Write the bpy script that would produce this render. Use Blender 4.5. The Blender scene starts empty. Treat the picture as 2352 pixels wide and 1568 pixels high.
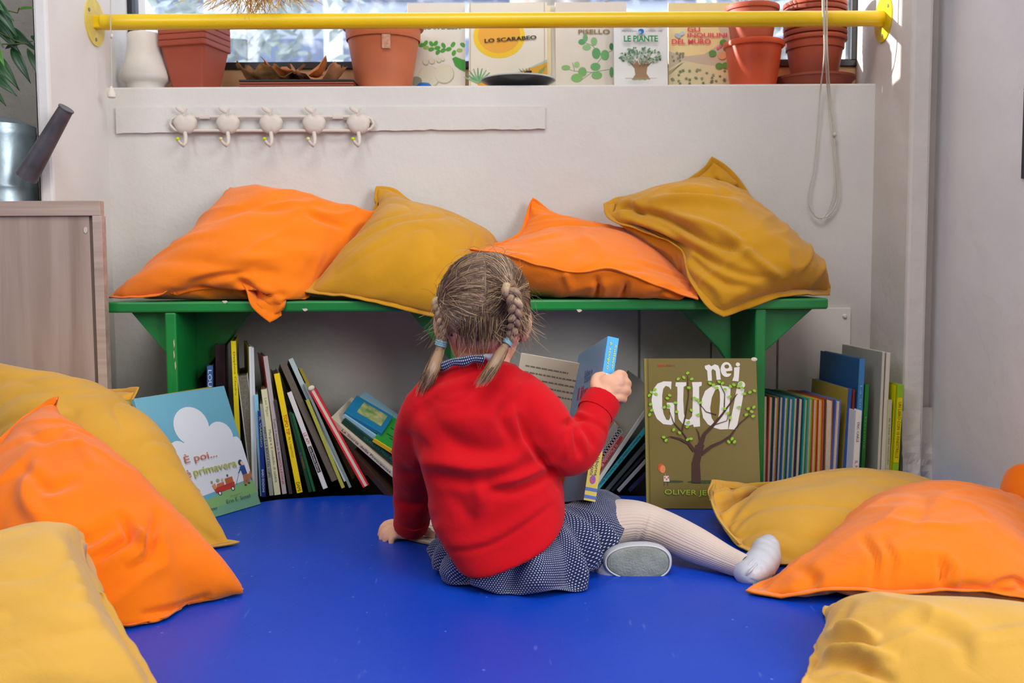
import bpy, bmesh, math, random
import numpy as np
from mathutils import Vector, Matrix, noise
random.seed(7); np.random.seed(7)
R=math.radians; PI=math.pi
SC=bpy.context.scene; COL=SC.collection
# ------------------------------------------------------------------ camera
FPX=2287.0; CAMH=0.454
cd=bpy.data.cameras.new('camera'); cam=bpy.data.objects.new('camera',cd); COL.objects.link(cam)
cd.sensor_width=36; cd.lens=36*FPX/2352; cd.clip_start=.05
MC=Matrix.Rotation(R(90-4.35),4,'X')@Matrix.Rotation(R(-0.30),4,'Z')
cam.matrix_world=Matrix.Translation((0,0,CAMH))@MC
SC.camera=cam
cd.dof.use_dof=True; cd.dof.focus_distance=1.62; cd.dof.aperture_fstop=7
# ------------------------------------------------------------------ light
w=bpy.data.worlds.new('daylight'); SC.world=w; w.use_nodes=True
bg=w.node_tree.nodes['Background']; bg.inputs[0].default_value=(.86,.92,1,1); bg.inputs[1].default_value=2.1
def area(name,loc,target,sx,sy,power,col):
    l=bpy.data.lights.new(name,'AREA'); l.shape='RECTANGLE'; l.size=sx; l.size_y=sy; l.energy=power; l.color=col
    o=bpy.data.objects.new(name,l); COL.objects.link(o); o.location=loc
    o.rotation_euler=(Vector(target)-Vector(loc)).to_track_quat('-Z','Y').to_euler(); return o
area('room_window_light',(2.2,-.6,1.42),(0.0,1.95,.3),1.5,1.7,62,(.96,.98,1))
area('ceiling_light',(-.1,.5,2.5),(-.1,1.2,0),1.3,1.3,32,(.98,.96,.93))
area('left_fill_light',(-1.75,-.6,1.8),(.8,1.6,.8),1.0,1.2,24,(.82,.88,1))  # cool fill added to brighten the right wall, no window on this side
sl=bpy.data.lights.new('sun','SUN'); sl.energy=9; sl.angle=R(.6); sl.color=(1,.95,.88)
so=bpy.data.objects.new('sun',sl); COL.objects.link(so)
so.rotation_euler=Vector((.88,-.245,-.15)).to_track_quat('-Z','Y').to_euler(); so.location=(-3,6,4)
SC.view_settings.view_transform='Standard'; SC.view_settings.look='None'; SC.view_settings.gamma=1
SC.view_settings.use_curve_mapping=False; SC.view_settings.exposure=0.38
SC.cycles.max_bounces=7; SC.cycles.diffuse_bounces=4; SC.cycles.transparent_max_bounces=12; SC.cycles.caustics_reflective=False; SC.cycles.caustics_refractive=False
SC.cycles.use_denoising=True
# ------------------------------------------------------------------ photo geometry
CAM=Vector((0,0,CAMH)); M3=MC.to_3x3(); M3I=M3.inverted()
def ray(u,v): return M3@Vector(((u-1176)/FPX,-(v-784)/FPX,-1))
def P(u,v,d): r=ray(u,v); return CAM+r*(d/r.y)
def F(u,v,z=0.0): r=ray(u,v); return CAM+r*((z-CAMH)/r.z)
def PX(co):   # world point(s) array -> pixels
    a=np.asarray(co,dtype=float).reshape(-1,3)-np.array([0,0,CAMH])
    l=a@np.array(M3)   # inverse of rotation = transpose
    return np.stack([1176+FPX*l[:,0]/-l[:,2],784-FPX*l[:,1]/-l[:,2]],1)
def m(px,d): return px*d/FPX
# ------------------------------------------------------------------ objects
def tag(o,label=None,cat=None,group=None,kind=None):
    if label: o['label']=label
    if cat: o['category']=cat
    if group: o['group']=group
    if kind: o['kind']=kind
    return o
WM={}   # world matrices of the empties
def empty(name,loc=(0,0,0),mat=None):
    o=bpy.data.objects.new(name,None); COL.objects.link(o); o.empty_display_size=.02
    if mat is not None: o.matrix_world=mat
    else: o.location=loc
    WM[o.name]=mat.copy() if mat is not None else Matrix.Translation(loc)
    return o
def mesh(name,verts,faces,mat=None,parent=None,smooth=False,world=True,mats=None,fm=None):
    me=bpy.data.meshes.new(name); me.from_pydata([tuple(v) for v in verts],[],[tuple(f) for f in faces])
    for x in (mats or ([mat] if mat else [])): me.materials.append(x)
    if fm is not None: me.polygons.foreach_set('material_index',fm)
    if smooth: me.polygons.foreach_set('use_smooth',[True]*len(me.polygons))
    me.update()
    o=bpy.data.objects.new(name,me); COL.objects.link(o)
    if parent is not None:
        o.parent=parent
        if world: o.matrix_parent_inverse=WM.get(parent.name,Matrix()).inverted()
    return o
def matframe(o,x,y,z):
    return Matrix(((x[0],y[0],z[0],o[0]),(x[1],y[1],z[1],o[1]),(x[2],y[2],z[2],o[2]),(0,0,0,1)))
class MB:
    def __init__(s): s.v=[]; s.f=[]; s.m=[]; s.mats=[]; s.cur=0
    def use(s,mat):
        if mat not in s.mats: s.mats.append(mat)
        s.cur=s.mats.index(mat); return s
    def add(s,vs,fs):
        k=len(s.v); s.v+= [tuple(v) for v in vs]; s.f+=[tuple(i+k for i in f) for f in fs]; s.m+=[s.cur]*len(fs); return s
    def box(s,a,b,M=None):
        x0,y0,z0=a; x1,y1,z1=b
        vs=[Vector(p) for p in ((x0,y0,z0),(x1,y0,z0),(x1,y1,z0),(x0,y1,z0),(x0,y0,z1),(x1,y0,z1),(x1,y1,z1),(x0,y1,z1))]
        if M is not None: vs=[M@v for v in vs]
        return s.add(vs,[(0,3,2,1),(4,5,6,7),(0,1,5,4),(1,2,6,5),(2,3,7,6),(3,0,4,7)])
    def rings(s,rings,cap=True,closed=False):
        n=len(rings[0]); vs=[p for r in rings for p in r]; fs=[]
        K=len(rings)
        for i in range(K if closed else K-1):
            a=i*n; b=((i+1)%K)*n
            for j in range(n):
                k=(j+1)%n; fs.append((a+j,a+k,b+k,b+j))
        if cap and not closed: fs.append(tuple(range(n-1,-1,-1))); fs.append(tuple((K-1)*n+j for j in range(n)))
        return s.add(vs,fs)
    def tube(s,pts,r,n=10,cap=True):
        pts=[Vector(p) for p in pts]; rr=r if isinstance(r,(list,tuple)) else [r]*len(pts)
        rings=[]; prev=None
        for i,p in enumerate(pts):
            t=(pts[min(i+1,len(pts)-1)]-pts[max(i-1,0)]).normalized()
            if prev is None:
                a=Vector((0,0,1)) if abs(t.z)<.9 else Vector((1,0,0)); x=t.cross(a).normalized()
            else:
                x=(prev-t*prev.dot(t)).normalized()
            prev=x; y=t.cross(x)
            rings.append([p+(x*math.cos(2*PI*j/n)+y*math.sin(2*PI*j/n))*rr[i] for j in range(n)])
        return s.rings(rings,cap)
    def lathe(s,prof,c,n=32,cap=True,ax=None):
        c=Vector(c); return s.rings([[c+Vector((r*math.cos(2*PI*j/n),r*math.sin(2*PI*j/n),z)) for j in range(n)] for r,z in prof],cap)
    def ball(s,c,r,n=14,M=None):
        c=Vector(c); rx,ry,rz=(r,r,r) if isinstance(r,(int,float)) else r
        rings=[]
        for i in range(n+1):
            th=PI*(i+.02)/(n+.04); rings.append([Vector((rx*math.sin(th)*math.cos(2*PI*j/(2*n)),ry*math.sin(th)*math.sin(2*PI*j/(2*n)),-rz*math.cos(th))) for j in range(2*n)])
        if M is not None: rings=[[M@p for p in r_] for r_ in rings]
        return s.rings([[c+p for p in r_] for r_ in rings])
    def prism(s,poly,ax,lo,hi):   # polygon in the two other axes, extruded along ax
        def mk(p,h): q=list(p); q.insert(ax,h); return q
        n=len(poly); return s.add([mk(p,lo) for p in poly]+[mk(p,hi) for p in poly],
            [tuple(range(n-1,-1,-1)),tuple(range(n,2*n))]+[(i,(i+1)%n,n+(i+1)%n,n+i) for i in range(n)])
    def build(s,name,mat=None,parent=None,smooth=False,world=True,bevel=0,sub=0,fix=True):
        o=mesh(name,s.v,s.f,mat if not s.mats else None,parent,smooth,world,s.mats or None,s.m if s.mats else None)
        if fix:
            bm=bmesh.new(); bm.from_mesh(o.data); bmesh.ops.recalc_face_normals(bm,faces=bm.faces); bm.to_mesh(o.data); bm.free()
        if bevel:
            b=o.modifiers.new('bevel','BEVEL'); b.width=bevel; b.segments=2; b.limit_method='ANGLE'; b.angle_limit=R(40)
        if sub: b=o.modifiers.new('sub','SUBSURF'); b.levels=sub; b.render_levels=sub
        if smooth and not sub:
            try: o.data.set_sharp_from_angle(angle=R(50))
            except Exception: pass
        return o
def catmull(pts,n):
    pts=[np.array(p,dtype=float) for p in pts]
    if len(pts)==2: return [pts[0]+(pts[1]-pts[0])*t for t in np.linspace(0,1,n)]
    pp=[2*pts[0]-pts[1]]+pts+[2*pts[-1]-pts[-2]]; out=[]
    for i in range(len(pts)-1):
        a,b,c,d=pp[i:i+4]
        for t in np.linspace(0,1,24,endpoint=False):
            out.append(.5*((2*b)+(c-a)*t+(2*a-5*b+4*c-d)*t*t+(3*b-a-3*c+d)*t**3))
    out.append(pts[-1]); out=np.array(out)
    k=min(3,out.shape[1]); L=np.concatenate([[0],np.cumsum(np.linalg.norm(np.diff(out[:,:k],axis=0),axis=1))])
    q=np.linspace(0,L[-1],n); return [np.array([np.interp(x,L,out[:,c]) for c in range(out.shape[1])]) for x in q]
# ------------------------------------------------------------------ materials
def lin(h):
    h=h.lstrip('#'); c=[int(h[i:i+2],16)/255 for i in (0,2,4)]
    return tuple((x/12.92 if x<=.04045 else ((x+.055)/1.055)**2.4) for x in c)+(1,)
_MC={}
def M(hexc,rough=.6,spec=.3,bump=0,scale=60,var=0,vscale=6,metal=0,sheen=0,trans=0,sss=0,coat=0,tint2=None):
    key=(hexc,rough,spec,bump,scale,var,vscale,metal,sheen,trans,sss,coat,tint2)
    if key in _MC: return _MC[key]
    mt=bpy.data.materials.new('mat_'+hexc.strip('#')); mt.use_nodes=True; nt=mt.node_tree; b=nt.nodes['Principled BSDF']
    c=lin(hexc); b.inputs['Base Color'].default_value=c; b.inputs['Roughness'].default_value=rough
    b.inputs['Specular IOR Level'].default_value=spec; b.inputs['Metallic'].default_value=metal
    if sheen: b.inputs['Sheen Weight'].default_value=sheen; b.inputs['Sheen Roughness'].default_value=.5
    if trans: b.inputs['Transmission Weight'].default_value=trans
    if sss: b.inputs['Subsurface Weight'].default_value=sss; b.inputs['Subsurface Radius'].default_value=(.01,.004,.002); b.inputs['Subsurface Scale'].default_value=.5
    if coat: b.inputs['Coat Weight'].default_value=coat; b.inputs['Coat Roughness'].default_value=.2
    tc=nt.nodes.new('ShaderNodeTexCoord')
    if var or tint2:
        n=nt.nodes.new('ShaderNodeTexNoise'); n.inputs['Scale'].default_value=vscale; n.inputs['Detail'].default_value=6
        nt.links.new(tc.outputs['Object'],n.inputs['Vector'])
        r=nt.nodes.new('ShaderNodeValToRGB'); nt.links.new(n.outputs['Fac'],r.inputs[0])
        r.color_ramp.elements[0].position=.3; r.color_ramp.elements[1].position=.7
        if tint2: r.color_ramp.elements[0].color=lin(tint2); r.color_ramp.elements[1].color=c
        else:
            r.color_ramp.elements[0].color=tuple(x*(1-var) for x in c[:3])+(1,); r.color_ramp.elements[1].color=tuple(min(1,x*(1+var)) for x in c[:3])+(1,)
        nt.links.new(r.outputs[0],b.inputs['Base Color'])
    if bump:
        n=nt.nodes.new('ShaderNodeTexNoise'); n.inputs['Scale'].default_value=scale; n.inputs['Detail'].default_value=5
        nt.links.new(tc.outputs['Object'],n.inputs['Vector'])
        bp=nt.nodes.new('ShaderNodeBump'); bp.inputs['Strength'].default_value=bump; bp.inputs['Distance'].default_value=.004
        nt.links.new(n.outputs['Fac'],bp.inputs['Height']); nt.links.new(bp.outputs[0],b.inputs['Normal'])
    _MC[key]=mt; return mt
def fabric(hexc,weave=900,var=.1,sheen=.25,bump=.35):
    mt=M(hexc,rough=.92,spec=.1,var=var,vscale=9,sheen=sheen); key='fab'+hexc
    if key in _MC: return _MC[key]
    mt=mt.copy(); _MC[key]=mt; nt=mt.node_tree; b=nt.nodes['Principled BSDF']; tc=nt.nodes['Texture Coordinate']
    n=nt.nodes.new('ShaderNodeTexNoise'); n.inputs['Scale'].default_value=weave; n.inputs['Detail'].default_value=2
    n2=nt.nodes.new('ShaderNodeTexNoise'); n2.inputs['Scale'].default_value=14; n2.inputs['Detail'].default_value=4; n2.inputs['Distortion'].default_value=.8
    for q in (n,n2): nt.links.new(tc.outputs['Object'],q.inputs['Vector'])
    b1=nt.nodes.new('ShaderNodeBump'); b1.inputs['Strength'].default_value=bump; b1.inputs['Distance'].default_value=.0012
    b2=nt.nodes.new('ShaderNodeBump'); b2.inputs['Strength'].default_value=.35; b2.inputs['Distance'].default_value=.008
    nt.links.new(n.outputs['Fac'],b1.inputs['Height']); nt.links.new(n2.outputs['Fac'],b2.inputs['Height'])
    nt.links.new(b2.outputs[0],b1.inputs['Normal']); nt.links.new(b1.outputs[0],b.inputs['Normal'])
    return mt
def plaster(hexc,bump=.3,dirt=.06,name='plaster',hex2=None):
    mt=bpy.data.materials.new(name); mt.use_nodes=True; nt=mt.node_tree; b=nt.nodes['Principled BSDF']; c=lin(hexc)
    b.inputs['Roughness'].default_value=.75; b.inputs['Specular IOR Level'].default_value=.25
    g=nt.nodes.new('ShaderNodeNewGeometry')
    n=nt.nodes.new('ShaderNodeTexNoise'); n.inputs['Scale'].default_value=3; n.inputs['Detail'].default_value=8
    nt.links.new(g.outputs['Position'],n.inputs['Vector'])
    r=nt.nodes.new('ShaderNodeValToRGB'); c2=lin(hex2) if hex2 else tuple(x*(1-dirt) for x in c[:3])+(1,)
    r.color_ramp.elements[0].color=c2; r.color_ramp.elements[1].color=c; r.color_ramp.elements[0].position=.35; r.color_ramp.elements[1].position=.6
    nt.links.new(n.outputs['Fac'],r.inputs[0]); nt.links.new(r.outputs[0],b.inputs['Base Color'])
    n1=nt.nodes.new('ShaderNodeTexNoise'); n1.inputs['Scale'].default_value=90; n1.inputs['Detail'].default_value=6
    n2=nt.nodes.new('ShaderNodeTexNoise'); n2.inputs['Scale'].default_value=9; n2.inputs['Detail'].default_value=6
    for q in (n1,n2): nt.links.new(g.outputs['Position'],q.inputs['Vector'])
    b1=nt.nodes.new('ShaderNodeBump'); b1.inputs['Strength'].default_value=bump; b1.inputs['Distance'].default_value=.003
    b2=nt.nodes.new('ShaderNodeBump'); b2.inputs['Strength'].default_value=bump; b2.inputs['Distance'].default_value=.02
    nt.links.new(n1.outputs['Fac'],b1.inputs['Height']); nt.links.new(n2.outputs['Fac'],b2.inputs['Height'])
    nt.links.new(b2.outputs[0],b1.inputs['Normal']); nt.links.new(b1.outputs[0],b.inputs['Normal'])
    return mt
def wood(hexc,hex2,sx=2,sz=30,axis='Z',rough=.5):
    mt=bpy.data.materials.new('wood'); mt.use_nodes=True; nt=mt.node_tree; b=nt.nodes['Principled BSDF']; b.inputs['Roughness'].default_value=rough
    g=nt.nodes.new('ShaderNodeNewGeometry'); mp=nt.nodes.new('ShaderNodeMapping'); nt.links.new(g.outputs['Position'],mp.inputs[0])
    mp.inputs['Scale'].default_value=(sz,sz,sx) if axis=='Z' else (sx,sz,sz)
    n=nt.nodes.new('ShaderNodeTexNoise'); n.inputs['Scale'].default_value=1; n.inputs['Detail'].default_value=8; n.inputs['Distortion'].default_value=.6
    nt.links.new(mp.outputs[0],n.inputs['Vector']); r=nt.nodes.new('ShaderNodeValToRGB'); nt.links.new(n.outputs['Fac'],r.inputs[0])
    r.color_ramp.elements[0].color=lin(hexc); r.color_ramp.elements[1].color=lin(hex2); r.color_ramp.elements[0].position=.3; r.color_ramp.elements[1].position=.7
    nt.links.new(r.outputs[0],b.inputs['Base Color']); return mt
# ------------------------------------------------------------------ lettering and flat artwork
def text(s,parent,ox,oz,w=None,h=None,col='#222222',y=-.0006,down=False,up=False,bold=0,shear=0,name='title_lettering',align='LEFT',rot=0,condense=None):
    """s printed on a book-local face (x right, z up, facing -y)."""
    cu=bpy.data.curves.new('t','FONT'); cu.body=s; cu.size=1; cu.offset=bold; cu.shear=shear; cu.resolution_u=3; cu.align_x='LEFT'
    o=bpy.data.objects.new('t',cu); COL.objects.link(o); dg=bpy.context.evaluated_depsgraph_get()
    me=bpy.data.meshes.new_from_object(o.evaluated_get(dg)); bpy.data.objects.remove(o)
    co=np.array([v.co[:] for v in me.vertices]) if len(me.vertices) else np.zeros((1,3))
    lo=co.min(0); hi=co.max(0); W=max(hi[0]-lo[0],1e-6); H=max(hi[1]-lo[1],1e-6)
    if w and h: sx=w/W; sy=h/H
    elif w: sx=sy=w/W
    else: sx=sy=h/H
    a=(co[:,0]-lo[0])*sx; b=(co[:,1]-lo[1])*sy
    if align=='CENTER': a=a-W*sx/2
    c_,s_=math.cos(rot),math.sin(rot); a,b=a*c_-b*s_,a*s_+b*c_
    for i,v in enumerate(me.vertices):
        if down: v.co=(ox+b[i],y,oz-a[i])
        elif up: v.co=(ox-b[i],y,oz+a[i])
        else: v.co=(ox+a[i],y,oz+b[i])
    me.materials.clear(); me.materials.append(M(col,rough=.6)); me.name=name
    o=bpy.data.objects.new(name,me); COL.objects.link(o); o.parent=parent; return o
class Art:
    def __init__(s,w,h): s.mb=MB(); s.k=0; s.w=w; s.h=h
    def poly(s,pts,col,rough=.6):
        s.k+=1; y=-.00015-.00006*s.k
        s.mb.use(M(col,rough=rough)); s.mb.add([(p[0]*s.w,y,p[1]*s.h) for p in pts],[tuple(range(len(pts)))]); return s
    def ell(s,cx,cy,rx,ry,col,rot=0,n=18,jit=0):
        c,q=math.cos(rot),math.sin(rot); pts=[]
        for i in range(n):
            a=2*PI*i/n; k=1+jit*(random.random()-.5); x=rx*math.cos(a)*k; yv=ry*math.sin(a)*k*s.h/s.w; x,yv=x*c-yv*q,x*q+yv*c
            pts.append((min(1,max(0,cx+x)),min(1,max(0,cy+yv*s.w/s.h))))
        return s.poly(pts,col)
    def line(s,pts,w0,w1,col):
        pts=[np.array(p) for p in pts]; L=[];Rr=[]
        for i,p in enumerate(pts):
            t=pts[min(i+1,len(pts)-1)]-pts[max(i-1,0)]; t=t*np.array([s.w,s.h]); t=t/np.linalg.norm(t)
            n=np.array([-t[1]/s.w,t[0]/s.h])*s.w; ww=(w0+(w1-w0)*i/(len(pts)-1))/2
            L.append(p+n*ww); Rr.append(p-n*ww)
        s.k+=1; y=-.00015-.00006*s.k; s.mb.use(M(col,rough=.6)); n=len(L)
        s.mb.add([(q[0]*s.w,y,q[1]*s.h) for q in L+Rr],[(i,i+1,n+i+1,n+i) for i in range(n-1)]); return s
    def build(s,parent,name='cover_art'): return s.mb.build(name,None,parent,world=False,fix=False)
# ================================================================== ROOM
WY=2.20; XL=-.879; XR=.793; SILL=.845; YF=2.42
wallm=plaster('#d4d0ca',.22,.07,'wall_plaster'); greym=plaster('#a9a49c',.6,.15,'grey_plaster','#8f8a82'); rightm=plaster('#dcd9da',.25,.04,'side_wall_plaster'); colm=plaster('#cec7c0',.35,.08,'column_plaster')
def struct(name,mb,mat,bevel=0): return tag(mb.build(name,mat,bevel=bevel),kind='structure')
struct('ceiling',MB().box((-2.0,-2.3,2.6),(2.7,2.6,2.66)),wallm)
struct('wall_front',MB().box((-2.0,-2.3,-.02),(2.7,-2.2,2.6)),wallm)
struct('wall_right_side',MB().box((2.6,-2.2,-.02),(2.7,1.3,2.6)),wallm)
struct('wall_back_right',MB().box((.95,1.3,-.02),(2.7,1.4,2.6)),wallm)
struct('floor',MB().box((-2.0,-2.3,-.06),(2.7,2.6,-.012)),M('#2a2622',.6,var=.2))
b=MB(); b.box((XL-.03,WY,-.02),(XR+.035,YF+.12,SILL)); b.box((XL-.03,WY,1.75),(XR+.03,YF+.12,2.6))
struct('wall_back',b,wallm,bevel=.004)
b=MB(); b.prism([(XL,WY+.001),(XL-.029,YF),(XL-.029,YF+.12),(XL-.14,YF+.12),(XL-.14,2.16),(XL-.027,2.16),(XL-.027,1.93),(XL,1.93)],2,-.02,2.6)
struct('wall_left',b,plaster('#dedad6',.18,.05,'pillar_plaster'),bevel=.006)
struct('wall_left_side',MB().box((-2.0,-2.3,-.02),(-1.9,2.22,2.6)),greym)
struct('wall_left_recess',MB().box((-1.9,2.16,-.02),(XL-.027,2.22,2.6)),greym)
b=MB(); b.prism([(XR,WY+.001),(XR+.031,YF),(XR+.031,YF+.12),(XR+.2,YF+.12),(XR+.2,2.07),(XR+.042,2.07),(XR+.042,2.003),(XR,2.003)],2,-.02,2.6)
struct('wall_right_column',b,colm,bevel=.007)
b=MB(); b.prism([(.872,1.2),(1.02,1.2),(1.02,2.09),(.872,2.09)],2,-.02,2.6); struct('wall_right',b,rightm,bevel=.004)
# flaking plaster at the foot of the column
b=MB(); rings=[]
for i in range(14):
    z=.0+.012*i; k=max(0,1-i/13.)**.6
    rings.append([Vector((x+.004*noise.noise((x*60,z*60,3))*k, y-(.004+.010*k*(.6+noise.noise((x*45,z*45,1))))*k, z)) for x,y in [(.79+.0075*j,2.003+(.0 if j<6 else .05)) for j in range(13)]])
vs=[p for r_ in rings for p in r_]; fs=[(i*13+j,i*13+j+1,(i+1)*13+j+1,(i+1)*13+j) for i in range(13) for j in range(12)]
struct('trim_1',MB().add(vs,fs),colm)
# panels screwed to the wall below the bench
panm=M('#ebe6dd',.55,var=.04,bump=.05)
for i,(u0,u1,vt) in enumerate([(1030,1466,700),(1472,1633,700),(1637,1785,700),(1790,1955,708)]):
    a=P(u0,vt,WY-.01); c=P(u1,vt,WY-.01); b=MB().box((a.x,WY-.009,.0),(c.x,WY+.001,a.z)); struct('trim_%d'%(i+2),b,panm,bevel=.001)
b=MB(); q=P(1941,726,WY-.012)
b.rings([[q+Vector((r*math.cos(t*PI/6),dy,r*math.sin(t*PI/6))) for t in range(12)] for r,dy in ((.0045,.004),(.0045,0),(.003,-.0015))]); struct('trim_6',b,panm)
# window: beige timber bottom rail, dark metal frame, dusty glass
wf=empty('window_1',(0,YF,SILL)); tag(wf,kind='structure')
x0=XL-.029; x1=XR+.031; zt=1.75; zb=P(700,148,YF).z
MB().box((x0,YF-.004,SILL),(x1,YF+.05,zb-.012)).build('bottom_rail',M('#cda77c',.6,bump=.1,var=.08),wf,bevel=.003)
dk=M('#23262b',.35,.5)
b=MB(); b.box((x0,YF-.012,zb-.012),(x1,YF+.03,zb+.004)); b.box((x0,YF-.012,zb),(x0+.014,YF+.03,zt)); b.box((x1-.016,YF-.012,zb),(x1,YF+.03,zt)); b.box((x0,YF-.012,zt-.03),(x1,YF+.03,zt)); b.build('window_frame',dk,wf,bevel=.001)
gm=bpy.data.materials.new('dusty_glass'); gm.use_nodes=True; nt=gm.node_tree; nt.nodes.clear()
out=nt.nodes.new('ShaderNodeOutputMaterial'); tr=nt.nodes.new('ShaderNodeBsdfTransparent'); gl=nt.nodes.new('ShaderNodeBsdfGlossy'); gl.inputs['Roughness'].default_value=.02
df=nt.nodes.new('ShaderNodeBsdfTranslucent'); df.inputs[0].default_value=(.9,.93,1,1); g=nt.nodes.new('ShaderNodeNewGeometry')
n=nt.nodes.new('ShaderNodeTexNoise'); n.inputs['Scale'].default_value=26; n.inputs['Detail'].default_value=10; nt.links.new(g.outputs['Position'],n.inputs['Vector'])
r=nt.nodes.new('ShaderNodeValToRGB'); r.color_ramp.elements[0].position=.5; r.color_ramp.elements[0].color=(.03,.03,.03,1); r.color_ramp.elements[1].position=.8; r.color_ramp.elements[1].color=(.35,.35,.35,1)
nt.links.new(n.outputs['Fac'],r.inputs[0]); m1=nt.nodes.new('ShaderNodeMixShader'); nt.links.new(r.outputs[0],m1.inputs[0]); nt.links.new(tr.outputs[0],m1.inputs[1]); nt.links.new(df.outputs[0],m1.inputs[2])
m2=nt.nodes.new('ShaderNodeMixShader'); m2.inputs[0].default_value=.05; nt.links.new(m1.outputs[0],m2.inputs[1]); nt.links.new(gl.outputs[0],m2.inputs[2]); nt.links.new(m2.outputs[0],out.inputs[0])
MB().box((x0+.014,YF+.006,zb+.004),(x1-.016,YF+.009,zt-.03)).build('pane',gm,wf)
# ================================================================== OUTSIDE
struct('ground_outside',MB().box((-12,2.7,-.5),(14,18,-.4)),M('#8d9299',.8,var=.2,vscale=1))
bd=empty('street_building',(0,11,-.4)); tag(bd,'pale blue building with long window bands across the street','building')
MB().box((-9,11,-.4),(10,12,7)).build('facade',M('#b9c4d8',.8,var=.15,vscale=1.5),bd)
for z in (1.2,2.55,3.3,4.4): MB().box((-9,10.93,z),(10,11.01,z+.35)).build('window_band',M('#5d6f92',.3,.5,var=.3,vscale=2),bd)
for i in range(9): MB().box((-8+2*i,10.88,-.4),(-7.8+2*i,11,7)).build('pilaster',M('#dfe6f2',.7),bd)
tr_=empty('street_tree',(P(1270,20,6).x,6,-.4)); tag(tr_,'thick grey bark tree trunk outside the window','tree')
x=tr_.location.x
b=MB(); prof=[]
for i in range(30):
    z=-.4+i*.12; rr=.235-.01*i*.12+(.06*math.exp(-i*.5)); prof.append([Vector((x+rr*(1+.07*noise.noise((math.cos(a)*3,math.sin(a)*3,z*.6)))*math.cos(a),6+rr*math.sin(a),z)) for a in [2*PI*j/28 for j in range(28)]])
b.rings(prof); b.build('trunk',M('#8b8078',.9,bump=.8,scale=14,var=.35,vscale=9),tr_,smooth=True)
b=MB()
for a,l in ((.9,1.1),(2.3,1.2),(-.4,.9)): b.tube([(x,6,2.6),(x+.5*math.cos(a)*l,6-.2,3.1),(x+1.0*math.cos(a)*l,6-.3,3.3+.3*l)],[.09,.06,.02],8)
b.tube([P(1385,-30,5.9),P(1395,8,5.85),P(1410,24,5.8)],[.02,.012,.006],6); b.build('branch',M('#6b6058',.9),tr_,smooth=True)
for k,(u,v,d,s) in enumerate([(560,60,9,1.1),(1850,110,8,.8)]):
    c=P(u,v,d); b=MB()
    for i in range(420):
        q=c+Vector([random.gauss(0,.45*s) for _ in range(3)]); a=Vector([random.gauss(0,1) for _ in range(3)]).normalized()*.09; bb=a.orthogonal().normalized()*.05
        b.add([q-a,q+bb,q+a,q-bb],[(0,1,2,3)])
    t=empty('street_bush',(c.x,c.y,-.4)); tag(t,['pale leafy bush far outside, left of the tree trunk','leafy bush outside behind the stacked round pots'][k],'bush')
    b.build('foliage',M('#9aa8a6',.8,var=.4),t,fix=False); MB().tube([(c.x,c.y,-.4),(c.x+.05,c.y,c.z)],[.07,.03],8).build('stem',M('#6b6058',.9),t)
# ================================================================== MAT
pts=[F(u,v) for u,v in [(560,1158),(640,1146),(760,1138),(900,1134),(1050,1133),(1250,1134),(1480,1138),(1700,1112),(1900,1085),(2075,1080),(2135,1092)]]
poly=[(p.x,p.y) for p in pts]; poly=[(-.95,1.80),(-.72,1.87)]+poly+[(.862,1.96),(.862,.2),(-1.3,.2),(-1.3,1.7)]
mm=bpy.data.materials.new('blue_vinyl'); mm.use_nodes=True; nt=mm.node_tree; bs=nt.nodes['Principled BSDF']
bs.inputs['Roughness'].default_value=.42; bs.inputs['Specular IOR Level'].default_value=.45
g=nt.nodes.new('ShaderNodeNewGeometry')
n1=nt.nodes.new('ShaderNodeTexNoise'); n1.inputs['Scale'].default_value=5; n1.inputs['Detail'].default_value=6; nt.links.new(g.outputs['Position'],n1.inputs['Vector'])
r1=nt.nodes.new('ShaderNodeValToRGB'); r1.color_ramp.elements[0].color=lin('#0038ae'); r1.color_ramp.elements[1].color=lin('#0444c0'); nt.links.new(n1.outputs['Fac'],r1.inputs[0])
# specks of dust and scuffs
n2=nt.nodes.new('ShaderNodeTexVoronoi'); n2.inputs['Scale'].default_value=26; nt.links.new(g.outputs['Position'],n2.inputs['Vector'])
lt=nt.nodes.new('ShaderNodeMath'); lt.operation='LESS_THAN'; lt.inputs[1].default_value=.045; nt.links.new(n2.outputs['Distance'],lt.inputs[0])
mp=nt.nodes.new('ShaderNodeMapping'); mp.inputs['Scale'].default_value=(30,5,1); mp.inputs['Rotation'].default_value=(0,0,.7); nt.links.new(g.outputs['Position'],mp.inputs[0])
n3=nt.nodes.new('ShaderNodeTexNoise'); n3.inputs['Scale'].default_value=4; n3.inputs['Detail'].default_value=10; nt.links.new(mp.outputs[0],n3.inputs['Vector'])
r3=nt.nodes.new('ShaderNodeValToRGB'); r3.color_ramp.elements[0].position=.66; r3.color_ramp.elements[1].position=.8; r3.color_ramp.elements[1].color=(.3,.3,.3,1); nt.links.new(n3.outputs['Fac'],r3.inputs[0])
mx=nt.nodes.new('ShaderNodeMath'); mx.operation='MAXIMUM'; ml=nt.nodes.new('ShaderNodeMath'); ml.operation='MULTIPLY'; ml.inputs[1].default_value=.45
nt.links.new(lt.outputs[0],ml.inputs[0]); nt.links.new(ml.outputs[0],mx.inputs[0]); nt.links.new(r3.outputs[0],mx.inputs[1])
mc=nt.nodes.new('ShaderNodeMixRGB'); nt.links.new(mx.outputs[0],mc.inputs[0]); nt.links.new(r1.outputs[0],mc.inputs[1]); mc.inputs[2].default_value=lin('#8fa4e0'); nt.links.new(mc.outputs[0],bs.inputs['Base Color'])
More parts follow.
